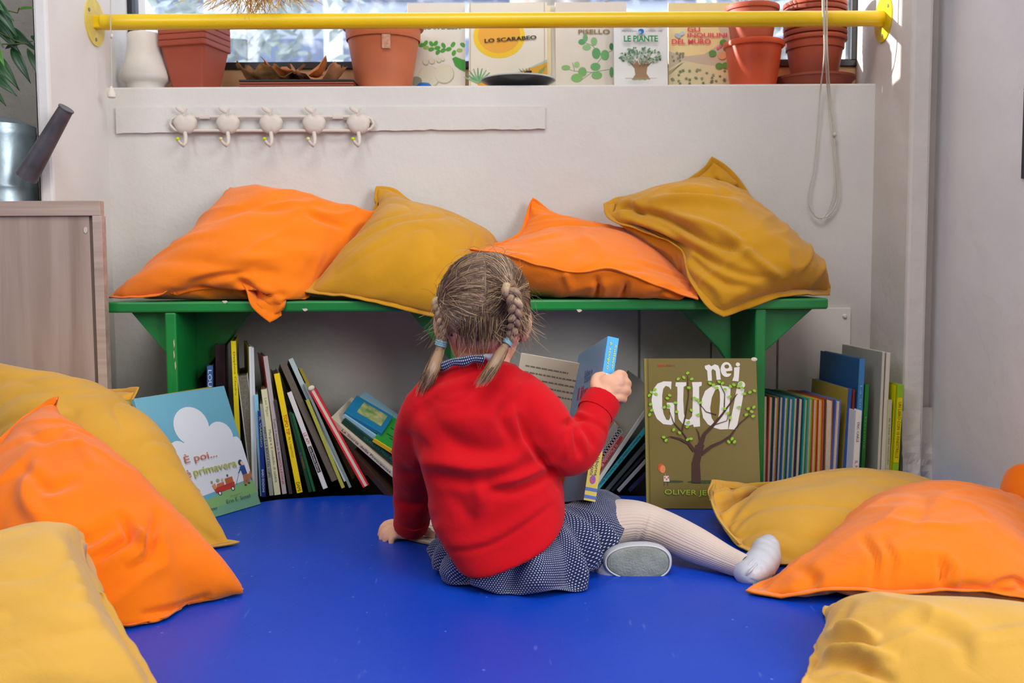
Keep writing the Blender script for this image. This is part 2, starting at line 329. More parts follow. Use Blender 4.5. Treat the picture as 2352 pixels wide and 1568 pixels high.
nb=nt.nodes.new('ShaderNodeBump'); nb.inputs['Strength'].default_value=.12; nb.inputs['Distance'].default_value=.004; n4=nt.nodes.new('ShaderNodeTexNoise'); n4.inputs['Scale'].default_value=60
nt.links.new(g.outputs['Position'],n4.inputs['Vector']); nt.links.new(n4.outputs['Fac'],nb.inputs['Height']); nt.links.new(nb.outputs[0],bs.inputs['Normal'])
o=MB().prism(poly,2,-.012,0).build('play_mat',mm,bevel=.003); tag(o,'glossy blue vinyl play mat covering the reading corner floor','mat')
# ================================================================== YELLOW BAR
yel=M('#e6c000',.35,.5,var=.05,coat=.2)
BD=2.148; a=P(240,51,BD); c=P(2013,44,BD+.015); br=empty('yellow_rail',(0,BD,a.z)); tag(br,'yellow painted metal bar across the front of the window','rail')
MB().tube([Vector((XL+.018,BD,a.z)),Vector((XR-.001,BD+.01,c.z))],.0162,24).build('rail_tube',yel,br,smooth=True)
for xx,dx,z,y,cc in ((XL,.003,a.z,BD,'#d9c35a'),(XR,-.003,c.z,BD+.01,'#c9ad10')):
    b=MB(); n=28; b.rings([[Vector((xx+e,y+.049*math.cos(t*2*PI/n),z+.049*math.sin(t*2*PI/n))) for t in range(n)] for e in (0,dx)]); f=b.build('wall_flange',M(cc,.4,.4,var=.15,vscale=30),br)
    for k in range(3):
        t=2*PI*k/3+.5; b=MB(); b.rings([[Vector((xx+dx*e,y+.036*math.cos(t)+.004*math.cos(s*PI/4),z+.036*math.sin(t)+.004*math.sin(s*PI/4))) for s in range(8)] for e in (.8,1.5)]); b.build('screw',M('#8d8a80',.4,metal=.6),f)
MB().box((XL,BD-.011,a.z-.014),(XL+.022,BD+.011,a.z+.012)).build('wall_bracket',yel,br,bevel=.003)
# ================================================================== BLIND CORDS
cordm=M('#c3bfb2',.7)
pc=empty('blind_cord',P(1893,0,2.1)); tag(pc,'long looped pale cord hanging over the yellow bar at the right','cord')
DD=lambda v: 2.118 if v<110 else min(2.185,2.118+(v-110)*.0006)
for path in ([(1888,-160),(1889,0),(1892,60),(1893,130),(1884,210),(1877,300),(1868,390),(1857,440),(1860,478),(1880,500),(1900,497),(1920,470),(1925,430),(1920,370),(1916,312)],
             [(1899,-160),(1899,0),(1899,60),(1901,130),(1906,210),(1914,280),(1917,308)],
             [(1893,-160),(1893,0),(1894,60),(1896,130),(1902,220),(1910,300),(1918,380),(1914,440),(1903,480),(1888,502),(1870,495)]):
    pp=catmull([P(u,v,DD(v)+.001*random.random()) for u,v in path],60); MB().tube(pp,.0016,6).build('cord_strand',cordm,pc,smooth=True)
MB().ball(P(1917,309,2.182),(.0045,.004,.005),8).build('knot',cordm,pc,smooth=True)
pc=empty('pull_cord',P(254,0,2.12)); tag(pc,'thin cord with white acorn pull beside the left wall','cord')
MB().tube([P(254,-160,2.125),P(254,50,2.125),P(257,200,2.13)],.0012,6).build('cord_strand',cordm,pc)
q=P(256,212,2.13); MB().lathe([(.002,.013),(.0045,.006),(.0085,-.002),(.0085,-.010),(.006,-.012)],q,14).build('acorn_pull',M('#ddd6c8',.4),pc,smooth=True)
q=P(257,82,2.125); MB().lathe([(.001,.004),(.003,.002),(.003,-.003),(.001,-.005)],q,10).build('toggle',M('#ddd6c8',.4),pc,smooth=True)
# ================================================================== COAT RACK
D=WY-.001; pm=M('#cfc5ba',.5,.4,bump=.15,scale=120)
a=P(268,248,D); c=P(1252,301,D); cr=empty('coat_rack',((a.x+c.x)/2,WY,c.z)); tag(cr,'cream painted board with a row of five apple coat hooks','coat rack')
n=60; prof=[(a.x,a.z)]+[(a.x+(c.x-a.x)*i/n,a.z+.0018*noise.noise((i*.7,0,0))+ (P(1252,245,D).z-a.z)*i/n) for i in range(1,n)]+[(c.x,P(1252,245,D).z)]
prof+= [(c.x,P(1252,297,D).z)]+[(c.x-(c.x-a.x)*i/n,c.z+.003*noise.noise((i*.6,5,0))+(P(1252,297,D).z-c.z)*(1-i/n)) for i in range(1,n)]+[(a.x,c.z-.002)]
MB().prism([(p[0],p[1]) for p in prof],1,WY-.008,WY+.001).build('mounting_board',wallm,cr)
def hp(u,v,o=.018): return P(u,v,WY-o)
rail=[(405,300),(395,292),(390,284),(394,274),(405,268),(840,268),(853,273),(859,284),(853,295),(840,300),(405,300)]
MB().tube([hp(u,v) for u,v in rail],.0034,10).build('rail_frame',pm,cr,smooth=True)
for u,v in ((470,268),(776,268)):
    q=hp(u,v,.019); MB().box(q-Vector((.012,.002,.005)),q+Vector((.012,.006,.005))).build('screw_plate',pm,cr,bevel=.002)
for i,u in enumerate((425,523,622,721,823)):
    q=hp(u,284,.022); rings=[]
    for k,(sc,dy) in enumerate(((.0,-.007),(.5,-.0066),(.85,-.004),(1,0),(1,.005))):
        ring=[]
        for j in range(28):
            t=2*PI*j/28; r_=.0235*(1+.05*math.cos(2*t)); zz=math.sin(t)*.0225; xx=math.cos(t)*.0255*(1-.06*(-math.sin(t)))
            if math.sin(t)>0: zz-=.006*math.exp(-(math.cos(t)/.22)**2)
            else: zz+=.003*math.exp(-(math.cos(t)/.2)**2); xx*=.94
            ring.append(q+Vector((xx*max(sc,.03),dy,zz*max(sc,.03))))
        rings.append(ring)
    ap=MB().rings(rings).build('apple_plaque',pm,cr,smooth=True)
    MB().tube([q+Vector((-.001,-.002,.015)),q+Vector((.001,-.003,.024)),q+Vector((.006,-.003,.032))],[.0025,.002,.0016],8).build('apple_stalk',pm,ap,smooth=True)
    Mr=Matrix.Rotation(R(35),3,'Y'); MB().ball(q+Vector((-.009,-.003,.029)),(.011,.002,.005),8,Mr).build('apple_leaf',pm,ap,smooth=True)
    hk=MB().tube([q+Vector(p) for p in ((0,-.002,-.018),(.002,-.004,-.03),(.003,-.009,-.042),(.001,-.019,-.049),(-.003,-.026,-.045),(-.007,-.028,-.038))],[.0045,.0045,.004,.0038,.0036,.003],10).build('hook',pm,cr,smooth=True)
    MB().ball(q+Vector((-.0075,-.0285,-.036)),.0042,8).build('hook_tip',M(['#b7d100','#c9c98a','#c5cf8c','#b4cc00','#b7d100'][[0,1,3,2,4][i]],.4),hk,smooth=True)
# ================================================================== CABINET + WATERING CAN + PLANT
wd=wood('#8d7668','#b59f92',1.2,22,'Z'); wdl=wood('#a08a7c','#bfa99b',3,60,'X')
CY=1.868; zt=P(120,461,CY).z; xr=P(229,470,CY).x
cb=empty('wood_cabinet',(-1.0,CY,0)); tag(cb,'grained light brown wooden cabinet at the left edge','cabinet')
tbm=(P(229,495,CY).z)
b=MB(); b.box((-1.5,CY,tbm),(xr,CY+.02,zt)); b.box((-1.5,CY+.02,tbm),(XL-.03,2.15,zt)); b.build('top_board',wdl,cb,bevel=.001)
MB().box((-1.5,CY+.006,0),(P(205,600,CY).x,CY+.018,tbm)).build('front_panel',wd,cb)
MB().box((P(215,600,CY).x,CY,0),(xr+.002,CY+.021,tbm)).build('side_panel',wdl,cb,bevel=.001)
MB().box((P(204,600,CY).x,CY+.008,0),(P(216,600,CY).x,CY+.02,tbm)).build('side_rail',M('#77665c',.6),cb)
MB().box((-1.49,CY+.02,0),(XL-.035,2.14,tbm)).build('carcass',wd,cb)
for u,v in ((214,508),(216,543)):
    q=P(u,v,CY); MB().rings([[q+Vector((r*math.cos(t*PI/5),y,r*math.sin(t*PI/5))) for t in range(10)] for r,y in ((.0028,.0085),(.0028,.0072))]).build('peg_hole',M('#1c1816',.8),cb)
q=P(194,528,CY); MB().rings([[q+Vector((.0035*math.cos(t*PI/5),y,.006*math.sin(t*PI/5))) for t in range(10)] for y in (.006,.0045)]).build('cam_cover',M('#c8bbb0',.5),cb)
zn=M('#9fb0b8',.38,.5,metal=.75,var=.35,vscale=14,bump=.1)
cx,cy=P(2,400,1.975).x,1.975; r=.0665
wc=empty('watering_can',(cx,cy,zt)); tag(wc,'dull galvanised metal watering can on the wood cabinet','watering can')
zz=P(10,290,cy).z-zt
b=MB(); b.lathe([(r*1.02,0),(r*1.02,.008),(r,.012),(r,.03),(r*1.015,.033),(r,.036),(r,zz-.02),(r*1.02,zz-.014),(r,zz-.01),(r,zz),(r*.96,zz),(r*.94,.02),(.001,.02)],(cx,cy,zt),40); b.build('can_body',zn,wc,smooth=True)
b=MB(); 
b.rings([[Vector((cx+rr*r*math.cos(t*PI/20)*(1 if rr<1 else 1),cy+rr*r*math.sin(t*PI/20),zt+zz+h)) for t in range(20,41)] +[Vector((cx+rr*r*.99,cy,zt+zz+h))] for rr,h in ((1,0),(.6,.012),(.05,.02))]); b.build('half_cover',zn,wc,smooth=True)
s0=P(68,395,1.905); s1=P(152,250,1.885)
sp=M('#5f5b60',.5,.4,metal=.4,var=.3,vscale=30)
b=MB(); dv=(s1-s0).normalized()
b.tube([s0-dv*.012,s0,s0.lerp(s1,.5),s1],[.0205,.0195,.0165,.0135],24,cap=True); b.tube([s1-dv*.001,s1+dv*.0015],[.0148,.0148],24); b.build('spout',sp,wc,smooth=True)
b=MB(); b.tube([Vector((cx-.06,cy,zt+.03)),Vector((cx-.12,cy,zt+.06)),Vector((cx-.12,cy,zt+.14)),Vector((cx-.05,cy,zt+zz+.03)),Vector((cx+.01,cy+.06,zt+zz))],.005,8); b.build('handle',zn,wc,smooth=True)
# plant
px=-1.19; py=2.06; pl=empty('ficus_plant',(px,py,zt)); tag(pl,'leafy green houseplant hanging in at the top left corner','plant')
MB().lathe([(.045,0),(.06,.11),(.066,.11),(.066,.125),(.056,.125),(.05,.10),(.001,.10)],(px,py,zt),24).build('plant_pot',M('#8a5a40',.7),pl,smooth=True)
st=M('#5d6a3a',.7); gl=[M('#1f4a26',.35,.4,var=.15,vscale=20),M('#2c5c2e',.35,.4,var=.15,vscale=20),M('#4f8a2c',.4,.4)]
top=Vector((px,py,zt+.28)); MB().tube([(px,py,zt+.1),(px+.005,py,zt+.2),top],[.006,.005,.004],8).build('stem',M('#6b5a3c',.8),pl,smooth=True)
def leaf(base,tip,wd_,mat,curl=.15):
    base=Vector(base); tip=Vector(tip); ax=tip-base; L=ax.length; t=ax.normalized(); s=t.cross(Vector((.15,-1,.25))).normalized(); n=s.cross(t)
    vs=[];fs=[]; K=10
    for i in range(K+1):
        q=i/K; ww=wd_*(math.sin(PI*min(1,q*1.02)**.8)**.9)*(1-.25*q) if 0<i<K else .0004
        c=base+ax*q+n*(-curl*L*(q-.5)**2*2)+ (Vector((0,0,-.10*L*q*q)))
        for e in (-1,-.5,0,.5,1): vs.append(c+s*ww*e+n*(abs(e)*ww*.35))
    for i in range(K):
        for j in range(4): fs.append((i*5+j,i*5+j+1,i*5+5+j+1,i*5+5+j))
    o=mesh('leaf',vs,fs,mat,pl,smooth=True); sm=o.modifiers.new('t','SOLIDIFY'); sm.thickness=.0004
    return o
LV=[((-30,30),(45,110),30,0),((0,60),(80,100),28,0),((8,110),(72,85),13,0),((-20,120),(42,195),30,1),((24,105),(68,180),24,0),((60,108),(105,190),17,1),((-25,165),(36,210),26,0),((-30,190),(12,235),20,1),
    ((-10,105),(10,148),14,2),((55,97),(128,135),10,0),((40,20),(88,13),7,2),((-30,-20),(40,75),30,0),((-40,60),(6,100),20,1),((-10,5),(30,40),16,0),((-35,-10),(10,20),22,1),((70,80),(86,97),8,0)]
for (a,bq,ww,k) in LV:
    d=2.0+random.uniform(-.03,.03); leaf(P(a[0],a[1],d),P(bq[0],bq[1],d-.01),m(ww,d)/2,gl[k])
b=MB()
for path in ([(-60,60),(0,75),(40,95),(70,105)],[(-60,100),(-10,102),(60,100)],[(-60,-20),(0,20),(40,30),(44,18)],[(-60,150),(-20,165)],[(-50,10),(-20,100),(-20,190)]):
    b.tube([top]+[P(u,v,2.0) for u,v in path],[.003]+[.0014]*len(path),6)
b.build('twigs',st,pl,smooth=True)
# ================================================================== POSTER
d0=.872*FPX/1164; a=P(2341,32,d0); c=P(2337,410,d0)
ps=empty('wall_poster',(.87,d0,c.z)); tag(ps,'dark poster with orange strokes on the right wall','poster')
MB().box((.869,1.25,c.z),(.8718,d0,a.z)).build('poster_sheet',M('#3b3a44',.5,tint2='#23232c',vscale=3),ps)
MB().box((.8685,1.26,a.z-.13),(.869,d0-.004,a.z-.008)).build('poster_picture',M('#6a6458',.5,tint2='#30508a',vscale=9),ps)
b=MB(); q=P(2341,205,d0)
for k in range(7): 
    an=-.9+.3*k; b.tube([Vector((.8685,d0-.02,q.z)),Vector((.8685,d0-.02+.02*math.cos(an),q.z+.02*math.sin(an)))],.0008,5)
b.build('poster_strokes',M('#e08a20',.6),ps)
# ================================================================== BENCH
gn=M('#0f7a34',.38,.5,var=.22,vscale=5,coat=.15,bump=.08,scale=30)
BF=1.90; BT=P(700,691,BF).z; th=m(25,BF)
xa=P(240,700,BF).x; xb=P(1903,700,BF).x
bn=empty('green_bench',((xa+xb)/2,2.04,0)); tag(bn,'long green painted wooden bench against the wall','bench')
MB().box((xa,BF,BT-th),(xb,WY-.012,BT)).build('seat',gn,bn,bevel=.004)
for (u0,u1) in ((378,404),(1030,1056),(1735,1760)):
    x0,x1=P(u0,760,BF).x,P(u1,760,BF).x
    MB().box((x0,BF+.002 if u0!=1030 else BF+.06,.0),(x1,WY-.03,BT-th)).build('leg_panel',gn,bn,bevel=.003)
ym=BF+.125
def brace(pxs,y):
    vs=[P(u,v,y) for u,v in pxs]; zz=BT-th
    pl_=[(p.x,min(p.z,zz)) for p in vs]; MB().prism(pl_,1,y,y+.022).build('brace',gn,bn,bevel=.002)
brace([(300,690),(385,690),(385,812),(383,812)],BF+.03)
brace([(440,690),(586,690),(565,730),(448,880),(440,885)],ym)
brace([(935,690),(1060,690),(1060,860)],ym-.03)
brace([(1060,690),(1190,690),(1060,850)],ym-.03)
brace([(1560,690),(1680,690),(1680,845),(1650,800)],ym-.05)
brace([(1750,690),(1868,690),(1752,812)],BF+.03)
for q in ((516,692),(1330,712),(700,710)):
    a=P(q[0],q[1],BF-.0006); MB().prism([(a.x+dx,a.z+dz) for dx,dz in ((-.005,.001),(.003,.0015),(.006,-.001),(.001,-.004),(-.002,-.003))],1,BF-.0012,BF+.001).build('paint_chip',M('#c9c2b0',.8),bn)
for q in ((399,790),(402,840),(399,815)):
    a=P(q[0],q[1],BF); MB().prism([(a.x+dx,a.z+dz) for dx,dz in ((-.001,.005),(.0006,.009),(.0016,-.002),(-.0002,-.008))],1,BF+.0008,BF+.003).build('paint_chip',M('#c8b890',.8),bn)
# ================================================================== CUSHIONS
def wrinkle(o,lines,front=True,gain=2.1,wk=.72,rumple=0,rdir=(1,0,0),seed=0):
    """press creases (negative) or raise folds (positive) along lines; (pixel polyline, half width px, height m)"""
    me=o.data; n=len(me.vertices); co=np.empty(n*3); me.vertices.foreach_get('co',co); co=co.reshape(-1,3)
    no=np.empty(n*3); me.vertices.foreach_get('normal',no); no=no.reshape(-1,3)
    W=np.array(WM.get(o.parent.name,Matrix()).inverted() if o.parent and o.parent.type=='EMPTY' else Matrix())  # meshes are in world space already
    px=PX(co); view=(co-np.array([0,0,CAMH])); view/=np.linalg.norm(view,axis=1)[:,None]
    fac=-(no*view).sum(1); mask=np.clip(fac*2.6-.35,0,1) if front else np.ones(n)
    disp=np.zeros(n)
    for pl_,w_,h_ in lines:
        pl_=[np.array(q,dtype=float) for q in (catmull(pl_,12) if len(pl_)>2 else pl_)]; best=np.full(n,1e9); tt=np.zeros(n); K=len(pl_)-1
        for i in range(K):
            a,b=pl_[i],pl_[i+1]; ab=b-a; t=np.clip(((px-a)@ab)/(ab@ab),0,1); dd=np.linalg.norm(px-(a+t[:,None]*ab),axis=1)
            q=dd<best; best[q]=dd[q]; tt[q]=(i+t[q])/K
        w_=w_*wk; prof=np.exp(-(best/w_)**2)-.35*np.exp(-(best/(w_*2.2))**2)
        disp+=gain*h_*prof*np.sin(PI*np.clip(tt*.92+.04,0,1))**.5*mask
    if rumple:
        a=Vector(rdir).normalized(); q=a.rotation_difference(Vector((1,0,0)))
        for i in range(n):
            p=q@Vector(co[i]); p=Vector((p.x*5,p.y*14,p.z*14))+Vector((seed*3.7,0,0)); p+=Vector((0,1,1))*noise.noise(p*.5)*1.3
            r_=1-abs(noise.noise(p))*2.2; disp[i]+=rumple*(r_*r_*(1 if r_>0 else 0)-.3)+rumple*.35*noise.noise(p*2.3)
    co=co+no*disp[:,None]; me.vertices.foreach_set('co',co.reshape(-1)); me.update()
def cushion(label,mat,corners,mids,slack=1.07,press=1.0,n=48,steps=110,thick=.03,group=None,wr=(),coll=None,seam=.006,vis=True,grav=.3,zip_edge=None,seed=0,noisy=.006,rumple=.0055,slack2=None,pf=1.0,rdir=(1,0,.6),bl=(1,1)):
    rs=np.random.RandomState(seed+11)
    c=[np.array(P(*q)) for q in corners]; E=[]
    for k in range(4):
        a,b=c[k],c[(k+1)%4]; E.append(np.array(catmull([a]+[np.array(P(*q)) for q in mids.get(k,[])]+[b],n)))
    e0,e1,e2,e3=E[0],E[1],E[2][::-1],E[3][::-1]   # e0: s at t=0, e1: t at s=1, e2: s at t=1, e3: t at s=0
    s=np.linspace(0,1,n)[:,None,None]; t=np.linspace(0,1,n)[None,:,None]
    S=(1-t)*e0[:,None,:]+t*e2[:,None,:]+(1-s)*e3[None,:,:]+s*e1[None,:,:]-((1-s)*(1-t)*c[0]+s*(1-t)*c[1]+s*t*c[2]+(1-s)*t*c[3])
    ds=np.gradient(S,axis=0); dt=np.gradient(S,axis=1); N=np.cross(ds,dt); N/=np.linalg.norm(N,axis=2)[:,:,None]+1e-9
    view=S-np.array([0,0,CAMH]); 
    if (N*view).sum(2).mean()>0: N=-N
    bump=(16*s*(1-s)*t*(1-t))**.5
    nz=rs.randn(n,n,1); 
    for _ in range(2): nz=(nz+np.roll(nz,1,0)+np.roll(nz,-1,0)+np.roll(nz,1,1)+np.roll(nz,-1,1))/5
    X=[S+N*bump*thick*bl[0]+N*nz*noisy*4*bump, S-N*bump*thick*bl[1]-N*nz*noisy*2*bump]
    hs=np.linalg.norm(np.diff(S,axis=0),axis=2); ht=np.linalg.norm(np.diff(S,axis=1),axis=2)
    rh=(.3*hs.mean()+.7*hs)*slack; rt=(.3*ht.mean()+.7*ht)*slack
    pin=np.zeros((n,n),bool); pin[0]=pin[-1]=True; pin[:,0]=pin[:,-1]=True; free=(~pin)[:,:,None].astype(float)
    RH=[rh,rh*((slack2 or slack)/slack)]; RT=[rt,rt*((slack2 or slack)/slack)]
    V=[np.zeros_like(S),np.zeros_like(S)]; nf=[None,None]
    rd=np.sqrt(rh[:,:-1]**2+rt[:-1,:]**2)
    def cons(Xk,i0,i1,j0,j1,di,dj,rest,par,k,minonly=False):
        pass
    def solve(A,sl1,sl2,rest,k=1.0,only=None):
        p=A[sl1]; q=A[sl2]; d=q-p; L=np.linalg.norm(d,axis=2)[:,:,None]+1e-9; r=rest[:,:,None]
        f=(L-r)/L*.5*k
        if only=='min': f=np.minimum(f,0)
        w1=free[sl1]; w2=free[sl2]; tot=np.maximum(w1+w2,1e-9)*.5
        A[sl1]=p+d*f*w1/tot*np.where(w1+w2>0,1,0); A[sl2]=q-d*f*w2/tot*np.where(w1+w2>0,1,0)
    SL=slice
    for step in range(steps):
        pr=press*.0011*(1.0 if step<steps*.7 else .8)
        for k in (0,1):
            rh=RH[k]; rt=RT[k]; rd=np.sqrt(rh[:,:-1]**2+rt[:-1,:]**2)
            A=X[k]; ds=np.gradient(A,axis=0); dt=np.gradient(A,axis=1); NN=np.cross(ds,dt); NN/=np.linalg.norm(NN,axis=2)[:,:,None]+1e-9
            if (NN*N).sum(2).mean()<0: NN=-NN
            if k==1: NN=-NN
            V[k]=V[k]*.82; prev=A.copy()
            A+= (V[k]+NN*pr*(pf if k==0 else 1)+np.array([0,0,-.0004*grav]))*free
            for it in range(5):
                for par in (0,1):
                    m_=(n-1-par)//2
                    solve(A,(SL(par,par+2*m_,2),SL(0,n)),(SL(par+1,par+1+2*m_,2),SL(0,n)),rh[par:par+2*m_:2,:])
                    solve(A,(SL(0,n),SL(par,par+2*m_,2)),(SL(0,n),SL(par+1,par+1+2*m_,2)),rt[:,par:par+2*m_:2])
                for pi in (0,1):
                    mi=(n-1-pi)//2; I=SL(pi,pi+2*mi,2); I1=SL(pi+1,pi+1+2*mi,2)
                    solve(A,(I,SL(0,n-1)),(I1,SL(1,n)),rd[pi:pi+2*mi:2,:],.35)
                    solve(A,(I,SL(1,n)),(I1,SL(0,n-1)),rd[pi:pi+2*mi:2,:],.35)
                # mild bending resistance
                L_=A[1:-1,1:-1]; av=(A[:-2,1:-1]+A[2:,1:-1]+A[1:-1,:-2]+A[1:-1,2:])/4; A[1:-1,1:-1]=L_+(av-L_)*.02
                if coll: 
                    B=coll(A.reshape(-1,3)).reshape(n,n,3); A[:]=A+(B-A)*free
            V[k]=(A-prev)*free
    # keep the two sheets apart
    for k in (0,1): X[k]=X[k]
    idx=np.arange(n*n).reshape(n,n); vs=list(X[0].reshape(-1,3)); inner={}
    back=idx.copy()
    for i in range(1,n-1):
        for j in range(1,n-1): back[i,j]=len(vs); vs.append(X[1][i,j])
    fs=[]
    for i in range(n-1):
        for j in range(n-1):
            fs.append((idx[i,j],idx[i+1,j],idx[i+1,j+1],idx[i,j+1])); fs.append((back[i,j],back[i,j+1],back[i+1,j+1],back[i+1,j]))
    o=mesh('cushion',vs,fs,mat,None,smooth=True)
    bm=bmesh.new(); bm.from_mesh(o.data); bmesh.ops.recalc_face_normals(bm,faces=bm.faces); bm.to_mesh(o.data); bm.free()
    sb=o.modifiers.new('s','SUBSURF'); sb.levels=1; sb.render_levels=1
    dg=bpy.context.evaluated_depsgraph_get(); me=bpy.data.meshes.new_from_object(o.evaluated_get(dg)); o.modifiers.clear(); o.data=me
    me.polygons.foreach_set('use_smooth',[True]*len(me.polygons))
    wrinkle(o,list(wr),rumple=rumple,rdir=rdir,seed=seed)
    me=o.data; co=np.empty(len(me.vertices)*3); me.vertices.foreach_get('co',co); co=co.reshape(-1,3)
    no_=np.empty(len(me.vertices)*3); me.vertices.foreach_get('normal',no_); no_=no_.reshape(-1,3)
    if coll is not None: co=coll(co)
    if coll is not c_bench: co[:,2]=np.where(no_[:,2]>0,np.maximum(co[:,2],.0058),co[:,2])
    me.vertices.foreach_set('co',co.reshape(-1)); me.update()
    tag(o,label,'cushion',group)
    # seam lip round the edge
    loop=[(i,0) for i in range(n-1)]+[(n-1,j) for j in range(n-1)]+[(i,n-1) for i in range(n-1,0,-1)]+[(0,j) for j in range(n-1,0,-1)]
    K=len(loop); bp=np.array([X[0][q] for q in loop]); cen=np.array([.5*(X[0][min(max(i,2),n-3),min(max(j,2),n-3)]+X[1][min(max(i,2),n-3),min(max(j,2),n-3)]) for i,j in loop])
    outd=bp-cen; outd/=np.linalg.norm(outd,axis=1)[:,None]; tg=np.roll(bp,-1,0)-np.roll(bp,1,0); tg/=np.linalg.norm(tg,axis=1)[:,None]+1e-9
    outd-=tg*(outd*tg).sum(1)[:,None]; outd/=np.linalg.norm(outd,axis=1)[:,None]+1e-9
    for _ in range(3): outd=(outd+np.roll(outd,1,0)+np.roll(outd,-1,0)); outd/=np.linalg.norm(outd,axis=1)[:,None]
    nn=np.cross(tg,outd); ph=np.arange(K); wv=(.0012*np.sin(ph*.9+rs.rand()*6)*np.sin(ph*.23)+.001*np.sin(ph*.41))[:,None]
    def wr_(P_): 
        if coll: P_=coll(P_)
        return P_
    h=.0011; rgs=[bp-outd*.009+nn*h*.3,bp+outd*seam*.5+nn*(h+wv),bp+outd*seam+nn*(.0015+wv),bp+outd*(seam+.0008)+nn*wv,bp+outd*seam+nn*(wv-.0015),bp+outd*seam*.5+nn*(wv-h),bp-outd*.009-nn*h*.3]
    rgs=[wr_(q) for q in rgs]
    if coll is not c_bench:
        for lay,q in enumerate(rgs): q[:,2]=np.maximum(q[:,2],[.0065,.0065,.0065,.0048,.003,.003,.003][lay])
    vs=[q[k] for k in range(K) for q in rgs]; q_=len(rgs); fs=[(k*q_+a,((k+1)%K)*q_+a,((k+1)%K)*q_+(a+1)%q_,k*q_+(a+1)%q_) for k in range(K) for a in range(q_)]
    mesh('seam',vs,fs,mat,o,smooth=True)
    return o,X,bp
OR=fabric('#f07b12',var=.06); OR2=fabric('#ee7408',var=.07)
OC=fabric('#c28a1c',var=.09); OC2=fabric('#cf9a34',var=.07); OC3=fabric('#d4a345',var=.06)
BTOP=BT+.0005
def c_bench(A):
    A=A.copy(); on=A[:,1]>BF-.002; A[:,2]=np.where(on&(A[:,2]>BT-.03),np.maximum(A[:,2],BTOP+.002),A[:,2]); A[:,1]=np.minimum(A[:,1],WY-.003)
    inb=(A[:,1]>BF-.012)&(A[:,2]<BT)&(A[:,2]>BT-.045); A[:,1]=np.where(inb,np.minimum(A[:,1],BF-.006),A[:,1])
    return A
def c_floor(A): A=A.copy(); A[:,2]=np.maximum(A[:,2],.003); A[:,0]=np.minimum(A[:,0],.868); return A
def c_left(A): A=c_floor(A); cc=(A[:,0]<xr+.004)&(A[:,2]<zt_cab); A[:,1]=np.where(cc,np.minimum(A[:,1],CY-.004),A[:,1]); return A
zt_cab=P(120,461,CY).z
SX='cushions heaped on the green bench'; SF='cushions lying about on the mat'
cushion('orange cushion at the left end of the bench, one corner hanging over the edge',OR,
  [(258,681,1.93),(530,436,2.165),(876,485,2.12),(620,733,1.885)],
  {0:[(330,625,2.0),(420,560,2.06),(490,480,2.13)],1:[(590,452,2.16),(650,470,2.16),(720,482,2.15),(800,492,2.14)],2:[(835,560,2.06),(760,610,1.99),(700,680,1.93)],3:[(585,700,1.885),(560,655,1.90),(470,655,1.915),(360,675,1.90)]},
  slack=1.012,press=0.5,coll=c_bench,group=SX,thick=.025,seed=1,bl=(.6,1),
  wr=[([(350,590),(480,600),(600,618),(680,640)],26,-.006),([(490,600),(560,600),(640,590)],22,.006),([(470,510),(560,480),(650,476)],16,-.006),([(540,640),(570,660),(610,710)],14,-.010),([(600,660),(640,690),(640,720)],14,.006),([(700,480),(730,500),(790,520)],12,-.006),([(440,650),(500,635),(570,625)],12,-.007),([(600,560),(700,580),(740,600)],30,.004)])
cushion('mustard yellow cushion on the bench between two orange ones, above the child\'s head',OC,
  [(868,432,2.175),(1140,560,2.12),(1035,728,1.885),(706,668,1.925)],
  {0:[(905,440,2.17),(960,475,2.165),(1060,510,2.16)],1:[(1150,620,2.04),(1110,690,1.95)],2:[(960,712,1.885),(860,688,1.89),(780,675,1.905)],3:[(760,615,1.99),(830,560,2.06),(862,500,2.13)]},
  slack=1.02,press=0.5,coll=c_bench,group=SX,thick=.035,seed=2,
  wr=[([(760,640),(880,650),(1000,680)],10,-.004),([(820,575),(900,560),(1010,575),(1080,600)],24,.007),([(820,530),(900,510),(990,505),(1080,520)],24,.007),([(850,550),(960,530),(1050,545)],14,-.007),([(940,560),(970,570),(1020,560)],12,-.006),([(880,480),(920,500),(905,540)],14,-.006)])
cushion('plump orange cushion on the bench, under the crumpled mustard one',OR,
  [(1066,573,1.96),(1224,460,2.17),(1540,600,2.16),(1597,685,1.885)],
  {0:[(1110,572,2.03),(1190,545,2.12),(1213,500,2.16)],1:[(1280,502,2.18),(1380,540,2.18),(1470,570,2.17)],2:[(1585,640,2.0),(1593,662,1.93)],3:[(1520,660,1.868),(1410,622,1.86),(1330,626,1.875),(1240,612,1.89),(1150,585,1.925)]},
  slack=1.012,slack2=1.09,press=1.0,pf=.2,coll=c_bench,group=SX,bl=(.7,1.6),thick=.035,seed=3,
  wr=[([(1380,560),(1390,585),(1370,610)],12,-.004),([(1370,640),(1375,665),(1365,690)],10,-.007),([(1440,650),(1430,680),(1420,695)],10,-.006),([(1540,665),(1500,685)],10,-.005),([(1300,625),(1310,660)],12,.004),([(1290,520),(1330,560),(1300,600)],20,-.003)])
